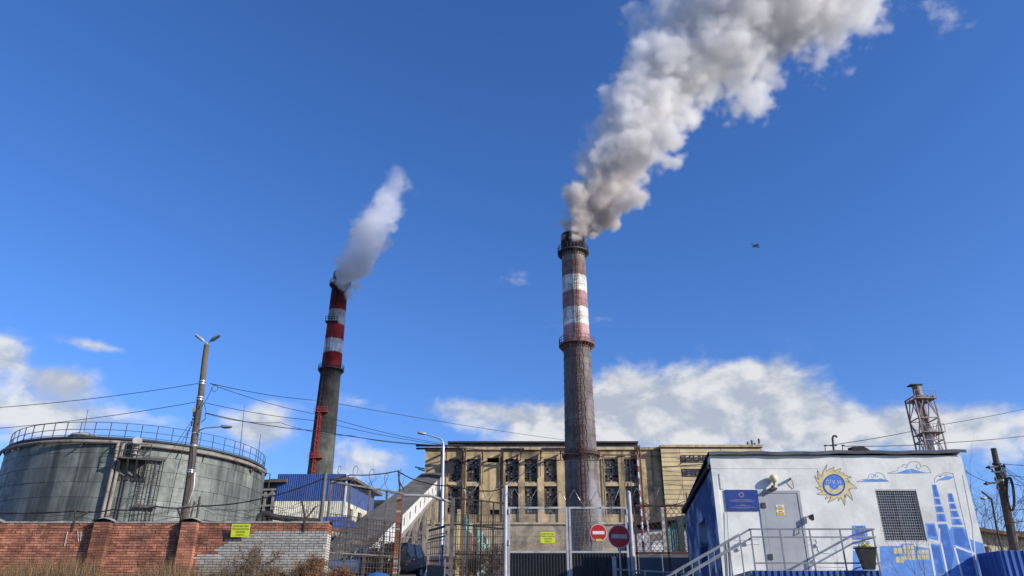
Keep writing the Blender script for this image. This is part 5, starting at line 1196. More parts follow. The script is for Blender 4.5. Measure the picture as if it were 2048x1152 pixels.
    def cells(x, y, w, h, nx, ny, sk=.02):
        for i in range(nx):
            for j in range(ny):
                xa, ya = x+w*i/nx+(j*h/ny)*.12, y+h*j/ny; win.append([(xa,ya),(xa+w/nx-5,ya),(xa+w/nx-2,ya+h/ny-5),(xa+3,ya+h/ny-5)])
    cells(543,945,66,48,2,1); cells(560,1010,66,48,2,1); cells(613,920,84,118,3,3); cells(716,958,90,78,3,2)
    paint('mural_windows', win, yel, .0038)
    def curve(pts, n=6, closed=False):
        P = [Vector((p[0],p[1],0)) for p in pts]; out = []; N = len(P)
        for i in range(N if closed else N-1):
            a, b, c, d = (P[(i-1) % N] if closed or i else P[0]), P[i], P[(i+1) % N], (P[(i+2) % N] if closed or i+2 < N else P[-1])
            for k in range(n):
                t = k/n; out.append((.5*((2*b)+(c-a)*t+(2*a-5*b+4*c-d)*t*t+(3*b-a-3*c+d)*t**3)).xy)
        if not closed: out.append(P[-1].xy)
        return out
    clouds = [([(498,393),(540,381),(572,372),(578,352),(605,345),(615,328),(645,332),(664,312),(700,307),(735,318),(748,345),(772,335),(800,352),(822,388)],[(555,393),(600,380),(640,365),(680,361),(720,372),(760,384),(785,393)],[(625,350),(640,352),(645,335)],[(740,350),(725,360),(712,345),(722,328)]),
              ([(272,456),(310,441),(352,434),(362,408),(388,398),(405,412),(412,394),(442,390),(468,408),(484,436),(507,453)],[(298,453),(340,440),(385,433),(420,438),(445,430),(480,440),(500,453)],[(400,415),(388,425),(378,415)],[(430,410),(415,420),(408,405)]),
              ([(847,466),(845,440),(868,410),(895,402),(925,388),(962,392),(985,402),(992,424)],[(852,462),(870,441),(905,426),(938,413),(990,420),(955,440),(910,446),(880,446)],[(900,408),(885,420),(878,410)],[(940,400),(925,412),(915,402)])]
    mbo = MB()
    for (o_, base, s1, s2) in clouds:
        paint('mural_cloud', [base], blue1, .002)
        for st in (o_, s1, s2, [o_[0], (lerp(o_[0][0],o_[-1][0],.5), max(o_[0][1],o_[-1][1])), o_[-1]] if o_[0][0] < 840 else s1): ribbon(mbo, [M6(q,.0036) for q in curve(st, 4)], .013)
    mbo.build('mural_outline', outl, root, kind='stuff')
    # sun emblem
    S = lambda p, d: at(1600+p[0]*.0868, 920+p[1]*.0868, GY-d)
    tips = [(620,105),(605,265),(790,155),(785,270),(950,190),(912,298),(1030,305),(985,345),(1195,400),(1085,435),(1150,495),(1090,500),(1320,655),(1140,655),(1160,690),(1110,680),(1215,935),(1050,780),(1065,870),(1015,800),(1030,1050),(935,860),(885,950),(865,855),(635,985),(720,835),(575,905),(625,795),(385,785),(525,705),(360,630),(475,605),(335,355),(435,455),(400,225),(500,385)]
    ctr = Vector((783,575)); ol = []
    for i in range(len(tips)):
        a, b = Vector(tips[i]), Vector(tips[(i+1) % len(tips)]); tip_first = (i % 2 == 0); m = (a+b)/2; L = (b-a).length
        cwd = Vector((-(m-ctr).y, (m-ctr).x)).normalized()       # bow every flame the same way round
        ctl = m - cwd*L*(.10 if tip_first else .16)
        for k in range(5):
            t = k/5; ol.append(a*(1-t)**2+ctl*2*t*(1-t)+b*t*t)
    mb = MB(); mb.quad(*[S(p,.002) for p in ol]); em = mb.build('sun_emblem', yel, root); em['label'] = 'painted cream sun with a blue disc'
    mb = MB(); ribbon(mb, [S(p,.0036) for p in ol], .011, True); mb.build('outline', line, em)
    el_ = lambda rx, ry, d, a0=0, a1=360, n=44: [S((783+rx*math.cos(R(lerp(a0,a1,k/n))), 577+ry*math.sin(R(lerp(a0,a1,k/n)))), d) for k in range(n)]
    sb = mat('emblem_blue', (.075,.20,.60), .85, var=.2, scale=8)
    mb = MB(); mb.quad(*el_(248,240,.0036)); mb.build('disc', sb, em); mb = MB(); ribbon(mb, el_(248,240,.0052), .022, True); mb.build('ring', mat('emblem_navy',(.012,.03,.14),.85), em)
    outer = [(783+215*math.cos(R(t)), 582+200*math.sin(R(t))) for t in range(0,181,9)]; inner = [(783+112*math.cos(R(t)), 582+100*math.sin(R(t))) for t in range(180,-1,-12)]
    mb = MB(); mb.quad(*[S(p,.0052) for p in outer+inner]); mb.build('crescent', yel, em)
    mb = MB(); 
    for ch_, xx, sz in (('П',640,.155),('Т',704,.120),('К',785,.155),('Н',905,.155)): text_mesh(mb, ch_, S((xx,518 if ch_ != 'Т' else 500),.0068), (1,0,0), (0,0,1), sz, squash=.9)
    mb.build('lettering', mat('emblem_letters',(.66,.70,.72),.8), em, kind='stuff')
    mb = MB(); ribbon(mb, [S((790,600),.0068), S((780,640),.0068)], .012); mb.build('mark', MATS['emblem_letters'], em)
    # roof bits
    rp = at(1667,899,GY+.6); vp = thing('vent_pipe', rp, 'dark gooseneck vent pipe on the guard house roof', 'pipe'); mb = MB(); b = rp-Vector((0,0,.06))
    P = [b, at(1666,884,GY+.6), at(1665,876,GY+.6), at(1667,872,GY+.6), at(1671,871.5,GY+.6), at(1674,875,GY+.6)]; mb.tube(P, .032, 8); mb.build('tube', dark_steel, vp, True); mb = MB(); q = at(1666,891,GY+.6); mb.beam(q-Vector((.11,0,0)), q+Vector((.11,0,0)), .03); mb.build('cross_bar', dark_steel, vp)
    hp = at(1722,897,GY+.5); h = thing('roof_hatch', hp, 'flat black roof hatch cover lying on the guard house roof', 'hatch'); mb = MB(); mb.add([hp+Vector(v) for v in ((-.25,0,-.05),(.26,0,-.05),(.24,.4,-.05),(-.22,.4,-.05),(-.24,0,.05),(.1,0,.06),(.22,.4,.02),(-.2,.4,.1))], [[3,2,1,0],[4,5,6,7],[0,1,5,4],[1,2,6,5],[2,3,7,6],[3,0,4,7]]); mb.build('cover', tar, h); mb = MB(); mb.box(hp+Vector((0,.2,-.08)),(.4,.3,.08)); mb.build('curb', dark_steel, h)
    for (px, wh) in ((1650,'beside the gooseneck pipe'),(1685,'near the roof hatch')):
        p = at(px,898,GY+.2); r_ = thing('wire_insulator', p, 'small wire insulator pin on the roof edge '+wh, 'insulator'); mb = MB(); mb.beam(p-Vector((0,0,.05)), at(px,891,GY+.2), .018); mb.build('pin', dark_steel, r_); mb = MB(); t = at(px,891,GY+.2); mb.cyl(t-Vector((.03,0,0)), t+Vector((.05,0,0)), .02, n=8); mb.build('spool', dark_steel, r_)
guard_house()
def porch():
    Yf = 19.6; pz = 3.1; xa, xb = at(1503,1143,Yf).x, at(1762,1143,Yf).x; steel = mat('rail_grey', (.20,.21,.225), .5, metal=.2, var=.2, scale=3, spec=.5)
    root = thing('entrance_porch', ((xa+xb)/2, Yf, g(Yf)), 'raised entrance porch with grey railings, stair and blue ribbed skirt', 'porch')
    blue = MATS['blue_sheet']; conc = MATS['pale_concrete']
    mb = MB(); mb.boxmm((xa,Yf+.04,pz-.14),(xb,GY-.005,pz)); mb.build('deck', conc, root)
    mb = MB(); corrugated(mb, (xa,Yf,0), (xb,Yf,0), g(Yf)-.1, pz-.01, .15, .03, (0,-1,0)); mb.build('skirt', blue, root)
    mb = MB(); corrugated(mb, (xb,Yf,0), (xb,GY,0), g(Yf)-.1, pz-.01, .15, .03, (1,0,0)); mb.build('skirt', blue, root)
    zt = at(1620,1058,Yf).z; zm = at(1620,1074,Yf).z; zl = at(1620,1126,Yf).z
    xs = [at(px,1057,Yf).x for px in (1501,1560,1619,1680,1745)]
    for x in xs: mb = MB(); mb.beam((x,Yf+.03,pz-.1),(x,Yf+.03,zt),.032); mb.build('railing_post', steel, root)
    for z, w_ in ((zt,.05),(zm,.028),(zl,.028)): mb = MB(); mb.beam((xs[0],Yf+.03,z),(xs[-1]+.05,Yf+.03,z),w_,.035); mb.build('handrail', steel, root)
    for z, w_ in ((zt,.05),(zm,.028),(zl,.028)): mb = MB(); mb.beam((xs[-1]+.04,Yf+.03,z),(xs[-1]+.04,GY-.01,z),w_,.035); mb.build('handrail', steel, root)
    for y in (Yf+.7,): mb = MB(); mb.beam((xs[-1]+.04,y,pz-.1),(xs[-1]+.04,y,zt),.03); mb.build('railing_post', steel, root)
    # stair down to the side
    nst = 7; zg = g(Yf+.5); run = .30; rise = (pz-zg)/nst; x = xa
    for i in range(nst): mb = MB(); mb.boxmm((x-run*(i+1),Yf+.1,pz-rise*(i+1)-.05),(x-run*i+.02,GY-.15,pz-rise*(i+1))); mb.build('step', conc, root)
    sl = rise/run*1.0; e = lambda xx, h: pz+h-(xa-xx)*.50
    for y in (Yf+.06, GY-.30):
        for h, w_ in ((zt-pz,.055),(zm-pz-.02,.035),(-.05,.06)): mb = MB(); mb.beam((xs[0],y,pz+h),(xs[0]-2.6,y,pz+h-2.6*.515),w_,.04); mb.build('stair_rail', steel, root)
        for k in range(6): xx = xs[0]-.28-k*.42; zb = pz-.05-(xs[0]-xx)*.515; mb = MB(); mb.beam((xx,y,zb),(xx,y,zb+(zt-pz)+.03),.026); mb.build('railing_post', steel, root)
    # flower bucket hung on the railing
    t = at(1729,1096,Yf-.1); fb = thing('flower_bucket', (t.x,Yf-.1,t.z-.5), 'black tapered bucket with yellowish flowers hung on the porch railing', 'planter'); bk = mat('black_plastic',(.018,.016,.017),.5,var=.1); W = .21; H = .50
    mb = MB(); c = Vector((t.x,Yf-.14,t.z)); vs = []
    for (z, k) in ((0,1.0),(-.05,.98),(-H,.60)):
        for (sx, sy) in ((-1,-1),(1,-1),(1,1),(-1,1)): vs.append(c+Vector((sx*W*k, sy*.13*k, z)))
    mb.add(vs, [[i*4+k, i*4+(k+1) % 4, i*4+4+(k+1) % 4, i*4+4+k][::-1] for i in range(2) for k in range(4)]+[[8,11,10,9]]); mb.build('bucket', bk, fb)
    mb = MB(); mb.boxmm((c.x-W-.02,c.y-.15,c.z-.02),(c.x+W+.02,c.y+.15,c.z+.015)); mb.build('rim', bk, fb)
    rr = random.Random(3); mb = MB()
    for i in range(26):
        p = c+Vector((rr.uniform(-.12,.12), rr.uniform(-.1,.1), rr.uniform(.02,.11))); mb.sphere(p, rr.uniform(.015,.035), 6, 4)
    mb.build('flowers', mat('flower_yellow',(.6,.55,.12),.8,var=.2,island=.4), fb, kind='stuff')
    # blue fence: stub from the house corner, then a run facing the road
    bf = thing('blue_fence', (13.5,20.2,g(20)), 'blue ribbed metal fence beside the mural corner of the guard house', 'fence'); z = at(1990,1102,20.2).z
    c0, c1, c2 = Vector((12.30,GY-.03,0)), Vector((12.42,20.15,0)), Vector((19,20.0,0)); fb_ = mat('fence_blue', (.03,.10,.36), .5, var=.12, scale=1, spec=.4)
    mb = MB(); corrugated(mb, c0, c1, g(20)-.2, z, .16, .03, (-1,0,0)); mb.build('panel', fb_, bf)
    mb = MB(); corrugated(mb, c1, Vector((13.9,20.12,0)), g(20)-.2, z+.01, .16, .035, (0,-1,0)); mb.build('panel', fb_, bf)
    mb = MB(); corrugated(mb, Vector((13.92,20.12,0)), c2, g(20)-.2, z+.02, .16, .035, (0,-1,0)); mb.build('panel', fb_, bf)
    for (x, y) in ((12.32,20.9),(12.5,20.25),(15.5,20.2)): mb = MB(); mb.beam((x,y,g(20)-.2),(x,y,z-.02),.06); mb.build('post', dark_steel, bf)
    for px in (1972,): p = at(px,1093,21.6); mb = MB(); mb.cyl((p.x,21.6,g(21)), p, .055, n=10); mb.build('post', iron, bf)
porch()
# ------------------------------------------------------------------ poles, wires
wood = mat('weathered_pole', (.12,.10,.082), .95, var=.5, scale=3, stretch=(1,1,.15), col2=(.075,.065,.055), mixscale=2, bump=.8, bscale=10)
wirem = mat('cable_black', (.018,.018,.02), .7, var=0); led = mat('led_grey', (.27,.30,.34), .4, var=.1); clampm = mat('steel_clamp', (.5,.5,.49), .4, metal=.5, var=.1)
lens = mat('lamp_lens', (.10,.14,.22), .2, var=.1, spec=.6)
def luminaire(root, p, d, L=.62, wd=.20, nm='luminaire'):
    d = Vector(d).normalized(); s, u = frame(d); mb = MB(); vs = []; prof = ((0,.35,.5),(.12,.75,.9),(.45,1,1),(.8,.95,.8),(1,.45,.5))
    for (t, w_, h) in prof:
        for (a, b) in ((-1,-.35),(1,-.35),(.75,.55),(-.75,.55)): vs.append(p+d*L*t+s*a*wd/2*w_+u*b*.10*h)
    mb.add(vs, [[i*4+k, i*4+(k+1) % 4, i*4+4+(k+1) % 4, i*4+4+k] for i in range(4) for k in range(4)]+[[3,2,1,0],[16,17,18,19]]); o = mb.build(nm, led, root, True)
    mb = MB(); mb.prism([p+d*L*.25-s*wd*.38-u*.045, p+d*L*.25+s*wd*.38-u*.045, p+d*L*.9+s*wd*.34-u*.045, p+d*L*.9-s*wd*.34-u*.045], -u*.012); mb.build('lens', lens, o)
def pole_left():
    Y = 31.0; b = at(366,1060,Y); t = at(414,690,Y); d = (t-b).normalized(); b0 = b - d*((b.z-g(Y)+.2)/d.z)
    root = thing('utility_pole', (b0.x,Y,g(Y)), 'tall wooden utility pole with twin lamps on top in front of the tank', 'pole')
    mb = MB(); N = 14; mb.tube([b0.lerp(t,i/N)+Vector((.015*math.sin(i*1.3),0,0)) for i in range(N+1)], [lerp(.19,.115,i/N) for i in range(N+1)], 14); mb.build('pole_shaft', wood, root, True)
    on = lambda py: b0+d*((at(400,py,Y).z-b0.z)/d.z)
    mb = MB(); mb.tube([t, t+Vector((0,-.02,.10))], .05, 8); mb.build('bracket', clampm, root)
    for sx in (-1, 1):
        mb = MB(); e = t+Vector((sx*.14,-.04,.16)); mb.tube([t+Vector((0,0,.04)), e], .03, 8); mb.build('bracket', clampm, root); luminaire(root, e, (sx*.86,-.25,.62 if sx < 0 else .55), .52, .2)
    for py in (763,768,795,800,867,892,941,945): c = on(py); mb = MB(); r = .135+(py-690)/380*.055; mb.cyl(c-d*.02, c+d*.02, r, n=14); mb.build('band', clampm, root, True)
    # arm lamp
    a = on(867)+Vector((.14,-.05,0)); mb = MB(); mb.tube([a+Vector((-.08,0,-.05)), at(400,860,Y-.2), at(410,856,Y-.3), at(440,853.5,Y-.4)], .028, 8); mb.build('lamp_arm', clampm, root, True)
    luminaire(root, at(441,854,Y-.4), (1,-.1,.03), .50, .24)
    # small boxes
    for (px, py) in ((389,820),(390,829)): mb = MB(); mb.box(at(px,py,Y-.05),(.14,.14,.18)); mb.build('junction_box', led if py < 825 else dark_steel, root)
    mb = MB(); c = at(430,776,Y-.05); mb.tube([c+Vector((.12*math.cos(2*math.pi*k/20),.02*math.sin(k),.16*math.sin(2*math.pi*k/20))) for k in range(20)], .01, 5, True); mb.build('cable_loop', wirem, root)
    for pts in (((424,775),(418,790),(408,806),(403,815)),((408,806),(412,822),(410,838),(402,845)),((410,828),(411,838),(404,844)),((390,945),(388,975),(378,1005),(370,1012),(350,1020),(338,1018)),((392,890),(391,920),(386,948),(379,955))): mb = MB(); mb.tube([at(a_,b_,Y-.22) for a_, b_ in pts], .012, 5); mb.build('cable', wirem if pts[0][0] != 390 else clampm, root)
    # struts (stay wires) down to the wall
    for k, pts in enumerate(([(386,838),(300,965),(212,1036)],[(384,845),(366,900),(350,960),(335,1030)],[(383,850),(360,890)])):
        st = thing('stay_wire', at(*pts[-1],Y-2), ['long slack stay wire slanting from the wooden pole to the brick wall','thin lead dropping steeply from the wooden pole','short slack lead beside the wooden pole'][k], 'wire'); mb = MB(); P = [at(a_,b_,Y-.2-1.9*i) for i, (a_, b_) in enumerate(pts)]; mb.tube(P, .011, 5); mb.build('strand', wirem, st); mb = MB(); mb.box(P[0],(.05,.05,.09)); mb.build('clamp', dark_steel, st)
pole_left()
def wire(pts, Ys, r, label, sag=0, group=None):
    P = [at(px,py,Y) for (px,py), Y in zip(pts, Ys)]; Q = []
    for i in range(len(P)-1):
        n = 24
        for k in range(n):
            t = k/n; q = P[i].lerp(P[i+1], t); q.z -= sag*4*t*(1-t); Q.append(q)
    Q.append(P[-1]); mb = MB(); mb.tube(Q, r, 5); o = mb.build('overhead_wire', wirem, None, origin=tuple(P[0]), label=label, cat='wire', group=group); o['kind'] = 'thing'; return o
wire([(-30,817),(396,767)], [30,31], .014, 'upper overhead wire running over the tank to the wooden pole', .12)
wire([(-30,859),(392,804)], [30,31], .014, 'lower overhead wire running over the tank to the wooden pole', .12)
wire([(420,767),(640,801),(1130,880)], [31,42,66], .016, 'topmost wire from the wooden pole to the grey chimney', .12)
wire([(424,769),(640,830),(890,888)], [31,34,38], .013, 'wire from the wooden pole coil down to the curved lamp post', .12)
wire([(408,805),(640,842),(888,890)], [31,34,38], .013, 'wire from the lower pole clamp to the lamp post head', .1)
wire([(412,826),(640,862),(890,891),(1105,906),(1380,905)], [31,35,38,46,60], .018, 'thick cable from the wooden pole past the lamp post to the boiler house', .12)
wire([(412,827),(560,845),(700,871),(884,889)], [31,33,35,38], .012, 'thin wire twisted close beside the thick cable', .15)
wire([(-30,1024),(152,1022),(227,1019),(314,1013),(396,1012),(520,998),(645,958),(700,950),(795,942),(850,965),(905,970),(975,982),(1010,972)], [25,25,25,25,25,25,25.3,26,28.2,28.3,28.1,28,28], .022, 'thick black cable slung along the brick wall and fence tops', .06)
wire([(1000,975),(1085,915),(1170,920),(1250,912),(1259,985)], [29,40,46,40,29], .016, 'drooping black cable crossing in front of the grey chimney', .1)
wire([(1262,995),(1330,1012),(1400,985)], [28,27.5,27], .012, 'thin wire sagging above the lattice fence', .1)
wire([(1200,918),(1450,950)], [60,60], .012, 'faint wire crossing the boiler house front toward the panel wing', .3)
wire([(1190,930),(1400,975)], [60,60], .012, 'lower faint wire crossing the boiler house front', .3)
wire([(1650,892),(1880,850),(2100,806)], [21.2,30,36], .011, 'upper wire rising from the guard house roof across the lattice stack', .05)
wire([(1685,892),(1900,885),(2100,865)], [21.2,26,32], .011, 'lower wire from the guard house roof to beyond the leaning pole', .05)
def pole_right():
    Y = 29.0; b = at(2027,1085,Y); t = at(1987,897,Y); d = (t-b).normalized(); b0 = b-d*((b.z-g(Y)+.2)/d.z)
    root = thing('utility_pole', (b0.x,Y,g(Y)), 'leaning bare topped wooden utility pole behind the blue fence', 'pole')
    mb = MB(); N = 10; mb.tube([b0.lerp(t,i/N) for i in range(N+1)], [lerp(.20,.10,i/N) for i in range(N+1)], 12); mb.build('pole_shaft', wood, root, True)
    for (p, q) in (((1972,935),(2010,932)),((1968,968),(1999,964))): mb = MB(); mb.beam(at(*p,Y-.15), at(*q,Y-.15), .06); mb.build('crossarm', dark_steel, root)
    for (px, py) in ((1979,935),(1985,941),(1991,958),(1973,967),(2009,931),(2008,948),(1995,975)): mb = MB(); c = at(px,py,Y-.2); mb.cyl(c-Vector((0,0,.06)), c+Vector((0,0,.07)), .05, .03, 8); mb.build('insulator', dark_steel, root)
    for py in (928,945,962,970): c = at(1993+(py-928)*.22,py,Y); mb = MB(); mb.cyl(c-d*.03, c+d*.03, .15, n=12); mb.build('band', clampm if py in (945,962) else dark_steel, root)
    mb = MB(); c = at(2019,988,Y-.25)
    for k in range(3): mb.tube([c+Vector((.13*math.cos(t_)+.12*math.sin(t_)+.02*k, -.02*k, .62*math.sin(t_))) for t_ in [2*math.pi*j/24 for j in range(24)]], .02, 5, True)
    mb.build('cable_coil', wirem, root, kind='stuff')
    mb = MB()
    for k in range(4): mb.tube([at(2000+k*3,930,Y-.2), at(2006+k*2,950,Y-.22), at(2011+k,975,Y-.22), at(2013,985,Y-.2)], .016, 5)
    mb.build('cable', wirem, root, kind='stuff')
    names = ['cable leaving the leaning pole just below its top','second cable off the leaning pole beside its crossarm','sagging lead off the leaning pole above its coil','steep stay off the leaning pole toward the fence','low wire crossing behind the leaning pole','lowest thin wire behind the leaning pole','slanting thin wire crossing the leaning pole','long thin wire reaching the guard house corner']
    for k, (p, q, sg) in enumerate((((1998,927),(2100,932),.03),((2008,949),(2100,958),.03),((2016,964),(2100,966),.15),((2008,935),(2100,990),.03),((2005,1020),(2100,1010),.06),((2015,1045),(2100,1032),.05),((2000,932),(2100,1000),.1),((1928,940),(1990,968),.08))): wire([p,q], [Y-.2,Y-.4], .012, names[k], sg)
    # distant lamp standard
    lp = thing('street_lamp', (at(1990,1060,40).x,40,g(40)), 'slim dark street lamp with bent arm behind the guard house corner', 'lamp'); mb = MB(); a = at(1995,1065,40); mb.tube([(a.x,40,g(40)), a, at(1983,998,40), at(1963,983,40)], .05, 6); mb.build('post', dark_steel, lp); mb = MB(); mb.tube([at(1983,998,40), at(1973,996,40)], .04, 6); mb.build('arm', dark_steel, lp); luminaire(lp, at(1974,997,40), (-1,-.1,.05), .35, .2)
pole_right()
def lamp_post():
    Y = 38.0; b = at(882,1130,Y); root = thing('street_lamp', (b.x,Y,g(Y)), 'grey steel street lamp with curved arm beside the gateway', 'lamp'); gp = mat('lamp_post_grey',(.46,.50,.55),.4,metal=.4,var=.1)
    t = at(886.5,900,Y); mb = MB(); P = [Vector((b.x,Y,g(Y)-.1)), at(884,1040,Y), t, at(886.5,888,Y), at(884.5,881,Y), at(879,877,Y), at(871,874,Y), at(851,868,Y)]; mb.tube(P, [.11,.09,.065,.055,.05,.045,.04,.035], 10); mb.build('post', gp, root, True)
    luminaire(root, at(852,868,Y), (-1,-.05,.18), .46, .26)
lamp_post()
def lattice_stack():
    Y = 100.0; root = thing('lattice_stack', (at(1868,940,Y).x, Y, g(Y)), 'rust coloured flue in a steel lattice tower behind the guard house', 'chimney'); lat = mat('lattice_steel',(.30,.24,.22),.7,var=.3); flue = mat('flue_brown',(.24,.18,.165),.7,var=.3,scale=.6); fw = mat('flue_white',(.62,.64,.62),.7,var=.15)
    cx = at(1845,850,Y).x; z = lambda py: at(1845,py,Y).z; zb = g(Y)
    tops = at(1832,790,Y), at(1866,797,Y); ctr = at(1842,800,Y); axis = lambda py: at(1833+(py-772)*.22, py, Y)
    P = [axis(py) for py in (772,810,850,873)]; Q = [axis(872), axis(900)]
    base = axis(900); down = Vector((base.x+ (zb-base.z)*0, Y, zb))
    x_ = sum(p.x for p in P)/len(P)
    P = [Vector((x_,Y,z(py))) for py in (772,795,830,868)]
    mb = MB(); mb.cyl(P[-1], P[0], .58, n=20); mb.build('flue', flue, root, True)
    mb = MB(); mb.cyl((x_,Y,zb-.2), P[-1]-Vector((0,0,.02)), .66, n=20); mb.build('flue_base', fw, root, True)
    for py in (793,812,832,850): mb = MB(); mb.cyl((x_,Y,z(py)-.12),(x_,Y,z(py)+.12), .63, n=20); mb.build('flange', flue, root, True)
    mb = MB(); mb.boxmm((x_-1.0,Y-.7,z(772)),(x_+.65,Y+.6,z(772)+.12)); mb.build('cap', dark_steel, root)
    hw = 1.30; zt = z(797); cs = [(x_-hw,Y-hw),(x_+hw,Y-hw),(x_+hw,Y+hw),(x_-hw,Y+hw)]
    for (x, y) in cs: mb = MB(); mb.beam((x,y,zb-.2),(x,y,zt),.16); mb.build('corner_post', lat, root)
    lev = [zt]; 
    while lev[-1] > zb+3: lev.append(lev[-1]-3.0)
    for i, (za, zb_) in enumerate(zip(lev, lev[1:])):
        for k in range(4):
            p, q = cs[k], cs[(k+1) % 4]; mb = MB(); m = ((p[0]+q[0])/2, (p[1]+q[1])/2)
            if i % 2: mb.beam((*p,za),(*m,zb_),.11); mb.beam((*q,za),(*m,zb_),.11)
            else: mb.beam((*m,za),(*p,zb_),.11); mb.beam((*m,za),(*q,zb_),.11)
            mb.beam((*p,za),(*q,za),.13); mb.build('bracing', lat, root)
    for zz in (zt-.3, z(868)):
        mb = MB(); mb.boxmm((x_-hw,Y-hw-.3,zz-.1),(x_+hw+.3,Y+hw,zz)); p = mb.build('platform', lat, root); mb = MB()
        for k in range(5): xx = lerp(x_-hw,x_+hw+.3,k/4); mb.beam((xx,Y-hw-.28,zz),(xx,Y-hw-.28,zz+1),.06)
        mb.beam((x_-hw,Y-hw-.28,zz+1),(x_+hw+.3,Y-hw-.28,zz+1),.06); mb.build('guard_rail', lat, p)
    ladder(root, (x_-.75,Y-.5,zb+1), (x_-.75,Y-.5,zt), (0,-1,0), lat, w=.5, step=.6, r=.03)
lattice_stack()
def yellow_house():
    Y = 44.0; root = thing('low_house', (at(2010,1090,Y).x,Y,g(Y)), 'low cream house with rusty sheet roof behind the leaning pole', 'building'); cr = mat('cream_render',(.60,.53,.36),.9,var=.15,scale=.8); rfm = mat('rust_roof',(.20,.10,.06),.8,var=.4,scale=1.5,col2=(.10,.07,.055),mixscale=1.2)
    x0, x1 = at(1962,1080,Y).x, 34; zl = at(1960,1052,Y).z; zr = at(2048,1078,Y).z
    mb = MB(); mb.prism([(x0,Y,g(Y)-.2),(x1,Y,g(Y)-.2),(x1,Y,zr-.6),(x0,Y,zl-.35)], (0,6,0)); mb.build('wall', cr, root)
    mb = MB(); mb.prism([(x0-.5,Y-.5,zl-.3),(x1,Y-.5,zr-.75),(x1,Y-.5,zr-.55),(x0-.5,Y-.5,zl-.1)], (0,7,.3)); mb.build('roof', rfm, root)
    mb = MB(); mb.boxmm((at(2012,1080,Y).x,Y-.04,g(Y)+1),(at(2016,1080,Y).x,Y+.1,zl-1.2)); mb.build('window', MATS['window_glass'], root)
    p = at(2040,1070,48); mb = MB(); mb.boxmm((p.x-.8,47,g(48)),(34,50,p.z+.1)); mb.build('rear_shed', mat('shed_dark',(.07,.055,.05),.9,var=.3), root)
yellow_house()
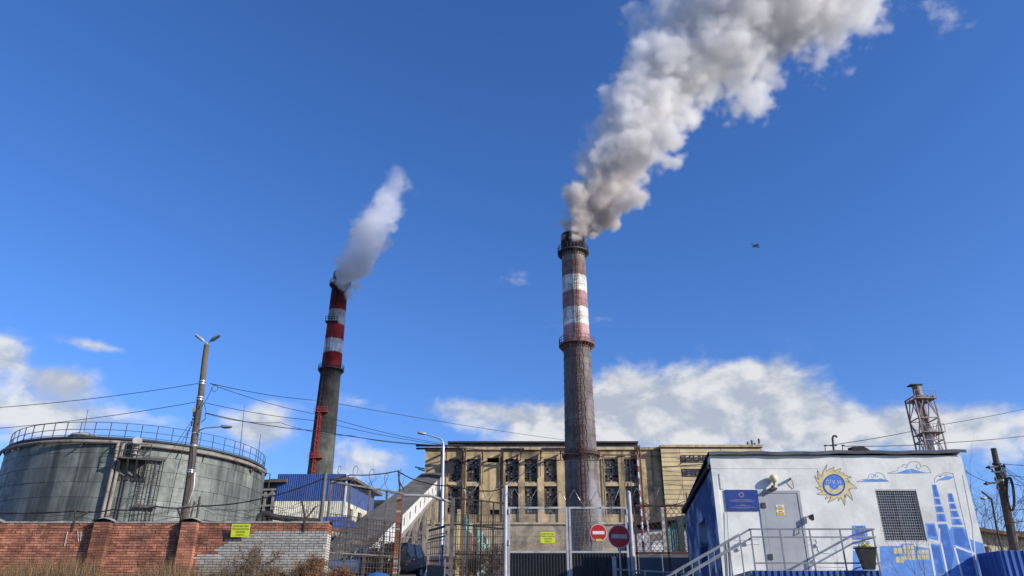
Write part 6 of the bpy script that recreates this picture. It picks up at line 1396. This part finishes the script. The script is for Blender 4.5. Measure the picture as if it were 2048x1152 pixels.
# ------------------------------------------------------------------ parked cars
def car(px, Yc, yaw, L, W, H, paint, label, suv, glassm):
    base = Vector((at(px,1140,Yc).x, Yc, g(Yc)+.06)); root = thing('parked_car', base, label, 'car'); M = Matrix.Rotation(yaw,3,'Z')
    S = lambda x, y, z: base + M @ Vector((x,y,z))
    gh = .24 if suv else .17; bl = H*.58                                   # belt line
    # body sections along the length: x, half width, sill z, shoulder z
    if suv: sec = [(-.5,.80,.42,.62,.86),(-.47,.92,.30,.80,1.0),(-.30,.97,gh,bl,1.04),(-.05,1.0,gh,bl,1.06),(.25,1.0,gh,bl+.02,1.06),(.44,.95,.28,bl+.02,1.05),(.5,.86,.45,.9,1.0)]
    else: sec = [(-.5,.78,.40,.55,.62),(-.46,.92,.26,.66,.74),(-.25,.98,gh,bl-.06,.82),(-.02,1.0,gh,bl,.90),(.28,1.0,gh,bl+.03,.92),(.44,.94,.26,bl+.02,.9),(.5,.84,.42,.75,.8)]
    mb = MB(); vs = []
    for (t, w_, z0, z1, zh) in sec:
        hw = W/2*w_; x = t*L; zt = zh if suv and t < -.2 else z1+.06
        for (y, z) in ((-hw*.9,z0),(-hw,z0+.15),(-hw*1.0,z1*.8),(-hw*.96,z1),(-hw*.8,zt),(0,zt+.03),(hw*.8,zt),(hw*.96,z1),(hw,z1*.8),(hw,z0+.15),(hw*.9,z0)): vs.append(S(x,y,z))
    n = 11
    mb.add(vs, [[i*n+k, i*n+(k+1) % n, (i+1)*n+(k+1) % n, (i+1)*n+k] for i in range(len(sec)-1) for k in range(n)] + [list(range(n))[::-1], [(len(sec)-1)*n+k for k in range(n)]]); mb.build('body', paint, root, True)
    # cabin: glass belt then roof
    cab = [(-.16,.0),(-.02,1),(.36,1),(.46,.0)] if suv else [(-.17,.0),(.02,1),(.24,1),(.40,.0)]
    zb, zt = bl+.03, H; mb = MB(); vs = []
    for (t, f) in cab:
        for sg in (-1,1): vs.append(S(t*L, sg*W/2*(.93-.16*f), lerp(zb,zt-.05,f)))
    mb.add(vs, [[0,1,3,2],[2,3,5,4],[4,5,7,6],[0,2,4,6],[1,7,5,3]]); mb.build('glasshouse', glassm, root)
    mb = MB(); r0 = [S(cab[1][0]*L-.05, sg*W/2*.785, zt-.055) for sg in (-1,1)]; r1 = [S(cab[2][0]*L+.08, sg*W/2*.785, zt-.055) for sg in (-1,1)]; u = Vector((0,0,.07)); i0 = [S(cab[1][0]*L+.1, sg*W/2*.62, zt) for sg in (-1,1)]; i1 = [S(cab[2][0]*L-.05, sg*W/2*.62, zt) for sg in (-1,1)]
    mb.add([r0[0],r0[1],r1[1],r1[0],i0[0],i0[1],i1[1],i1[0]], [[4,5,6,7],[0,1,5,4],[1,2,6,5],[2,3,7,6],[3,0,4,7],[3,2,1,0]]); mb.build('roof', paint, root)
    for t, in ((cab[1][0],),((cab[1][0]+cab[2][0])/2,),(cab[2][0],)):
        for sg in (-1,1): mb = MB(); f0 = (t-.04 if t == cab[1][0] else t); mb.beam(S(t*L-(.35 if t == cab[1][0] else -.2 if t == cab[2][0] else 0), sg*W/2*.94, zb), S(t*L, sg*W/2*.79, zt-.04), .07); mb.build('pillar', paint, root)
    tyre = mat('tyre',(.015,.015,.016),.85,var=.1); rim = mat('rim',(.42,.43,.44),.35,metal=.7,var=.1); rw = .36 if suv else .31
    for x in (-.31*L, .29*L):
        for sg in (-1,1):
            c = S(x, sg*W*.47, rw-.06); ax = M @ Vector((0,sg,0)); mb = MB(); mb.tube([c-ax*.11,c-ax*.10,c+ax*.07,c+ax*.09], [rw*.9,rw,rw,rw*.9], 22); wh = mb.build('wheel', tyre, root, True); mb = MB(); mb.tube([c+ax*.05,c+ax*.1], [rw*.62,rw*.58], 18)
            mb.build('rim', rim, wh, True)
    hl = mat('headlight',(.55,.58,.62),.15,var=.1,spec=.7)
    for sg in (-1,1): mb = MB(); mb.box(S(-.472*L, sg*W*.36, .72 if not suv else .86), (.16,.34,.14), M); mb.build('headlight', hl, root); mb = MB(); mb.box(S(.49*L, sg*W*.38, bl-.05), (.10,.16,.3), M); mb.build('taillight', red_sign, root)
    for sg in (-1,1): mb = MB(); mb.sphere(S(-.11*L, sg*(W/2+.10), bl+.10), .10, 10, 6, (.8,1,.7)); mb.build('mirror', paint, root, True)
    mb = MB(); mb.box(S(-.495*L,0,.52), (.08,W*.55,.18), M); mb.build('grille', dark_steel, root)
    for sg in (-1,1): mb = MB(); mb.beam(S(.06*L, sg*(W/2+.012), bl-.12), S(.06*L+.16, sg*(W/2+.012), bl-.12), .03); mb.build('door_handle', rim, root)
cg = mat('car_glass',(.015,.02,.03),.08,var=0,spec=.6)
carblue = mat('car_navy',(.008,.011,.02),.3,var=.05,spec=.5); carsilver = mat('car_steel_blue',(.10,.14,.21),.25,metal=.3,var=.05,spec=.6)
car(790, 44.0, R(70), 4.6, 1.85, 1.80, carblue, 'dark navy off-road car parked beyond the open gateway', True, cg)
car(708, 43.0, R(12), 4.5, 1.75, 1.46, carsilver, 'dull blue saloon car parked behind the mesh fence', False, cg)
def tarp():
    p = at(757,1150,26.5); root = thing('tarp_heap', (p.x,26.5,g(26.5)), 'bright blue tarpaulin heap at the foot of the mesh fence', 'tarpaulin'); mb = MB(); vs = []; n, m = 16, 8
    for i in range(n+1):
        for k in range(m+1):
            u, v = i/n*2-1, k/m*2-1; h = max(0, (1-u*u))*max(0,(1-v*v)); vs.append((p.x+u*.75, 26.5+v*.4, g(26.5)-.02+(p.z+.10-g(26.5))*h**.5*(1+.1*mnoise.noise(Vector((u*3,v*3,1))))))
    mb.add(vs, [[i*(m+1)+k,(i+1)*(m+1)+k,(i+1)*(m+1)+k+1,i*(m+1)+k+1] for i in range(n) for k in range(m)]); mb.build('cover', mat('tarp_blue',(.03,.13,.36),.5,var=.2,scale=5), root, True); mb = MB(); mb.tube([(p.x-.6,26.05,g(26)+.3),(p.x,26.0,g(26)+.45),(p.x+.6,26.05,g(26)+.3)], .015, 5); mb.build('rope', wirem, root)
tarp()
# yard pipe bundle behind the wall
def yard_pipe():
    root = thing('yard_pipe', at(545,1040,34), 'black lagged yard pipe arching behind the brick wall', 'pipe'); lag = mat('lagging',(.05,.045,.045),.7,var=.4,scale=3)
    mb = MB(); mb.tube([at(*p,34) for p in ((516,1044),(519,1032),(526,1027),(536,1028),(548,1034),(570,1037),(600,1040),(640,1043))], .13, 8); mb.build('main_run', lag, root, True)
    for px in (521,530,541): p = at(px,1034,34); mb = MB(); mb.beam((p.x,34,g(34)), p, .1); mb.build('support', rust, root)
    hp = thing('heat_main', at(840,1120,60), 'pair of horizontal yard pipes on low supports behind the gateway', 'pipe'); pm = mat('pipe_rust',(.20,.13,.10),.8,var=.35,scale=2)
    for (py, m) in ((1130,pm),(1120,lag)): mb = MB(); a, b = at(740,py,60), at(1000,py,60); mb.cyl(a, b, .28, n=12); mb.build('pipe_run', m, hp, True)
    for px in (760,850,930): p = at(px,1130,60); mb = MB(); mb.boxmm((p.x-.2,59.7,g(60)-.2),(p.x+.2,60.3,p.z)); mb.build('support', MATS['pale_concrete'], hp)
    kb = thing('white_kerb', at(840,1146,50), 'white painted concrete kerb block behind the gateway', 'kerb'); a, b = at(832,1148,50), at(864,1148,50); mb = MB(); mb.boxmm((a.x,49.8,g(50)-.1),(b.x,50.3,a.z+.12)); mb.build('block', wt_(), kb); mb = MB(); mb.boxmm((a.x-.3,49.6,g(50)-.1),(b.x+.3,50.5,a.z-.25)); mb.build('footing', pm, kb)
def wt_(): return mat('kerb_white',(.75,.75,.74),.8,var=.15)
yard_pipe()
def bird():
    c = at(1511,492,70); K = 1.45; root = thing('bird', c, 'dark crow gliding with open wings in the clear sky', 'bird'); m = mat('crow_black',(.012,.012,.014),.7,var=.1)
    ax = Vector((.55,-.2,-.45)).normalized()*K; s = Vector((.55,.55,.62)).normalized(); s = (s-ax*s.dot(ax)/K/K).normalized()*K; u = ax.cross(s)/K; mb = MB()
    path = [c-ax*.28, c-ax*.2, c-ax*.05, c+ax*.10, c+ax*.18, c+ax*.24, c+ax*.31]; rad = [.02,.05,.075,.07,.045,.045,.008]; mb.tube(path, rad, 8)
    for sg in (-1,1):
        a0, a1 = c+ax*.10, c-ax*.10; e0, e1 = c+s*sg*.24+ax*.16+u*.05, c+s*sg*.26-ax*.06+u*.04; t = c+s*sg*.50-ax*.02+u*.02; mb.add([a0,a1,e1,e0,t, c+s*sg*.46-ax*.10+u*.02], [[0,1,2,3],[3,2,5,4]]); mb.add([p+u*.012 for p in (a0,a1,e1,e0,t, c+s*sg*.46-ax*.10+u*.02)], [[3,2,1,0],[4,5,2,3]])
    mb.add([c-ax*.2+s*.03, c-ax*.2-s*.03, c-ax*.40-s*.09, c-ax*.40+s*.09], [[0,1,2,3]]); mb.build('body', m, root)
bird()
# ------------------------------------------------------------------ plants
def grass():
    m = mat('dry_grass', (.20,.135,.07), .95, var=.3, scale=2, island=.4); mb = MB(); rr = random.Random(77)
    for i in range(11000):
        x = rr.uniform(-18.5,-5.5); y = 24.6-abs(rr.gauss(0,.9)); y = max(y, 21.5)
        if x > -9.5 and rr.random() < .35: continue
        tall = .62+.38*mnoise.noise(Vector((x*.55,y*.5,3)))
        if x < -12: tall *= 1.18
        h = rr.uniform(.5,1.75)*tall; z = g(y)-.05; lean = Vector((rr.gauss(-.05,.20), rr.gauss(0,.15), 0))*h; w_ = rr.uniform(.004,.009); a = rr.uniform(0,math.pi); d = Vector((math.cos(a),math.sin(a),0))*w_
        b = Vector((x,y,z)); md = b+lean*.35+Vector((0,0,h*.6)); t = b+lean+Vector((0,0,h))
        mb.add([b-d,b+d,md+d*.7,md-d*.7,t], [[0,1,2,3],[3,2,4]])
        if rr.random() < .25:
            for k in range(3): q = md.lerp(t, .5+.2*k); e = Vector((rr.uniform(-.05,.05),rr.uniform(-.03,.03),rr.uniform(.01,.05))); mb.add([q,q+e+d*1.4,q+e*1.6], [[0,1,2]])
    o = mb.build('dry_grass', m, None, kind='stuff'); tag(o, 'tall dry brown grass growing along the foot of the wall', 'grass')
grass()
def shrub(px, Y, H, spread, n, label, leafcol, leaves, seed, top=None, name='dry_shrub', thick=.012, group=None, forks=3, up=.75):
    base = Vector((at(px,1130,Y).x, Y, g(Y)-.05)); root = thing(name, base, label, 'shrub', group); rr = random.Random(seed); st = MB(); lf = MB()
    bark = mat('twig_bark', (.11,.075,.055), .9, var=.3, scale=4)
    def branch(p, d, L, r, lvl):
        n_ = 4; path = [p]; q = p; dd = d.normalized()
        for i in range(n_):
            dd = (dd+Vector((rr.gauss(0,.16),rr.gauss(0,.16),rr.gauss(.05,.1)))).normalized(); q = q+dd*L/n_; path.append(q)
            if lvl < forks and i >= 1:
                for _ in range(2 if lvl == 0 else 1 + (rr.random() < .4)): branch(q, dd*up+Vector((rr.gauss(0,.6),rr.gauss(0,.6),rr.gauss(.15,.35))), L*rr.uniform(.35,.6), r*.55, lvl+1)
            if leaves and lvl >= 1:
                for _ in range(leaves):
                    c = q+Vector((rr.gauss(0,.05),rr.gauss(0,.05),rr.gauss(0,.05))); a = Vector((rr.gauss(0,1),rr.gauss(0,1),rr.gauss(0,1))).normalized(); b = a.orthogonal().normalized(); s = rr.uniform(.012,.03); lf.add([c-a*s, c+b*s*.6, c+a*s, c-b*s*.6], [[0,1,2,3]])
        st.tube(path, [lerp(r,r*.35,i/n_) for i in range(n_+1)], 4)
    for i in range(n):
        a = rr.uniform(0,2*math.pi); k = rr.random()**.5*spread; branch(base+Vector((math.cos(a)*k*.3,math.sin(a)*k*.3,0)), Vector((math.cos(a)*k*.55,math.sin(a)*k*.4,1)), H*rr.uniform(.6,1.0), thick, 0)
    st.build('stems', bark, root)
    if leaves: lf.build('leaves', mat('leaf_'+name+str(seed), leafcol, .9, var=.3, island=.45), root, kind='stuff')
shrub(513, 23.9, 1.15, .45, 4, 'upright dry shrub with seed heads before the grey brick patch', (.105,.07,.045), 1, 5)
shrub(622, 24.0, .72, .9, 10, 'spreading reddish brown shrub at the end of the brick wall', (.15,.075,.04), 2, 6)
shrub(560, 24.1, .52, .7, 6, 'low dry shrub between the two taller shrubs by the wall', (.13,.085,.05), 2, 12)
shrub(695, 24.6, .50, 1.0, 9, 'low rust brown shrub in front of the tall mesh fence', (.16,.075,.04), 2, 8)
shrub(770, 28.9, 1.7, .8, 8, 'bare vine tangle climbing behind the tall mesh fence', (.12,.07,.05), 1, 14, name='bare_vine', thick=.016)
shrub(985, 29.5, 1.5, .9, 9, 'dense bare bush behind the rusty bar fence', (.16,.11,.08), 1, 15, name='bare_bush', thick=.018)
shrub(940, 29.8, 1.3, .8, 8, 'thin bare bush next to the yellow fence post', (.13,.09,.07), 1, 16, name='bare_bush', thick=.016)
shrub(1975, 25.5, 3.3, 1.0, 6, 'leafless bush with long thin twigs behind the blue fence', (.1,.1,.1), 0, 18, name='bare_bush', thick=.014)
shrub(2024, 26.0, 3.0, 1.1, 5, 'leafless bush with arching twigs around the leaning pole', (.1,.1,.1), 0, 19, name='bare_bush', thick=.014)
shrub(595, 30.0, 3.6, 1.0, 6, 'thin leafless shrub rising behind the brick wall by the workshop', (.1,.1,.1), 0, 23, name='bare_bush', thick=.015)
shrub(1878, 19.2, 2.1, .5, 2, 'single dry sprig growing against the blue mural paint', (.1,.1,.1), 0, 25, name='dry_sprig', thick=.010, forks=2)
# ------------------------------------------------------------------ the two plumes
plume('smoke_plume', [(1146,476,22,1.6),(1149,455,30,1.4),(1166,425,50,1.2),(1203,378,66,1.1),(1240,318,86,1.0),(1268,250,90,1.0),(1308,175,100,1.0),(1375,95,122,1.0),(1470,35,150,1.0),(1570,-30,170,1),(1650,-85,170,1)],
      [(1452,140,70,.8),(1475,168,78,.9),(1496,190,66,1.0),(1515,178,46,.9),(1480,205,50,.9),(1212,262,44,1.1),(1203,243,32,1.1),(1322,50,46,1.0),(1260,118,34,.9),(1600,70,80,.9),(1635,95,40,.9),(1400,205,30,.8),(1340,320,24,.6)],
      lambda px, py: CRY - max(0, 470-py)*.012, 5.0, 'thick white plume of vapour billowing from the grey chimney', .42, nl=110, sootz=20)
plume('smoke_plume', [(680,552,19,1.2),(692,558,30,1.2),(702,538,38,1.1),(718,508,42,1.0),(738,475,44,.85),(756,446,42,.60),(768,418,36,.30),(782,390,30,.12),(798,360,30,.07)],
      [(699,576,20,1.1),(694,592,12,.9)], lambda px, py: CLY-4.0-(560-py)*.01, 3.2, 'small grey white plume drifting from the red and white chimney', .40, warp=1.5, albedo=(.96,.96,.96), edge=4.0, nsc=1.15, seed=31.0, nl=40, sootc=(.92,.915,.91), sootz=8)
plume('steam_wisp', [(1204,1050,9,.8),(1198,1020,14,.8),(1190,990,16,.7),(1186,965,14,.4),(1180,945,10,.2)], [(1210,1035,8,.6)], lambda px, py: CRY-5.0, .75, 'faint wisp of steam at the foot of the grey chimney', .30, warp=.5, albedo=(.95,.95,.95), edge=1.6, nsc=1.4, seed=57.0, nl=14, sootc=(.95,.95,.95))
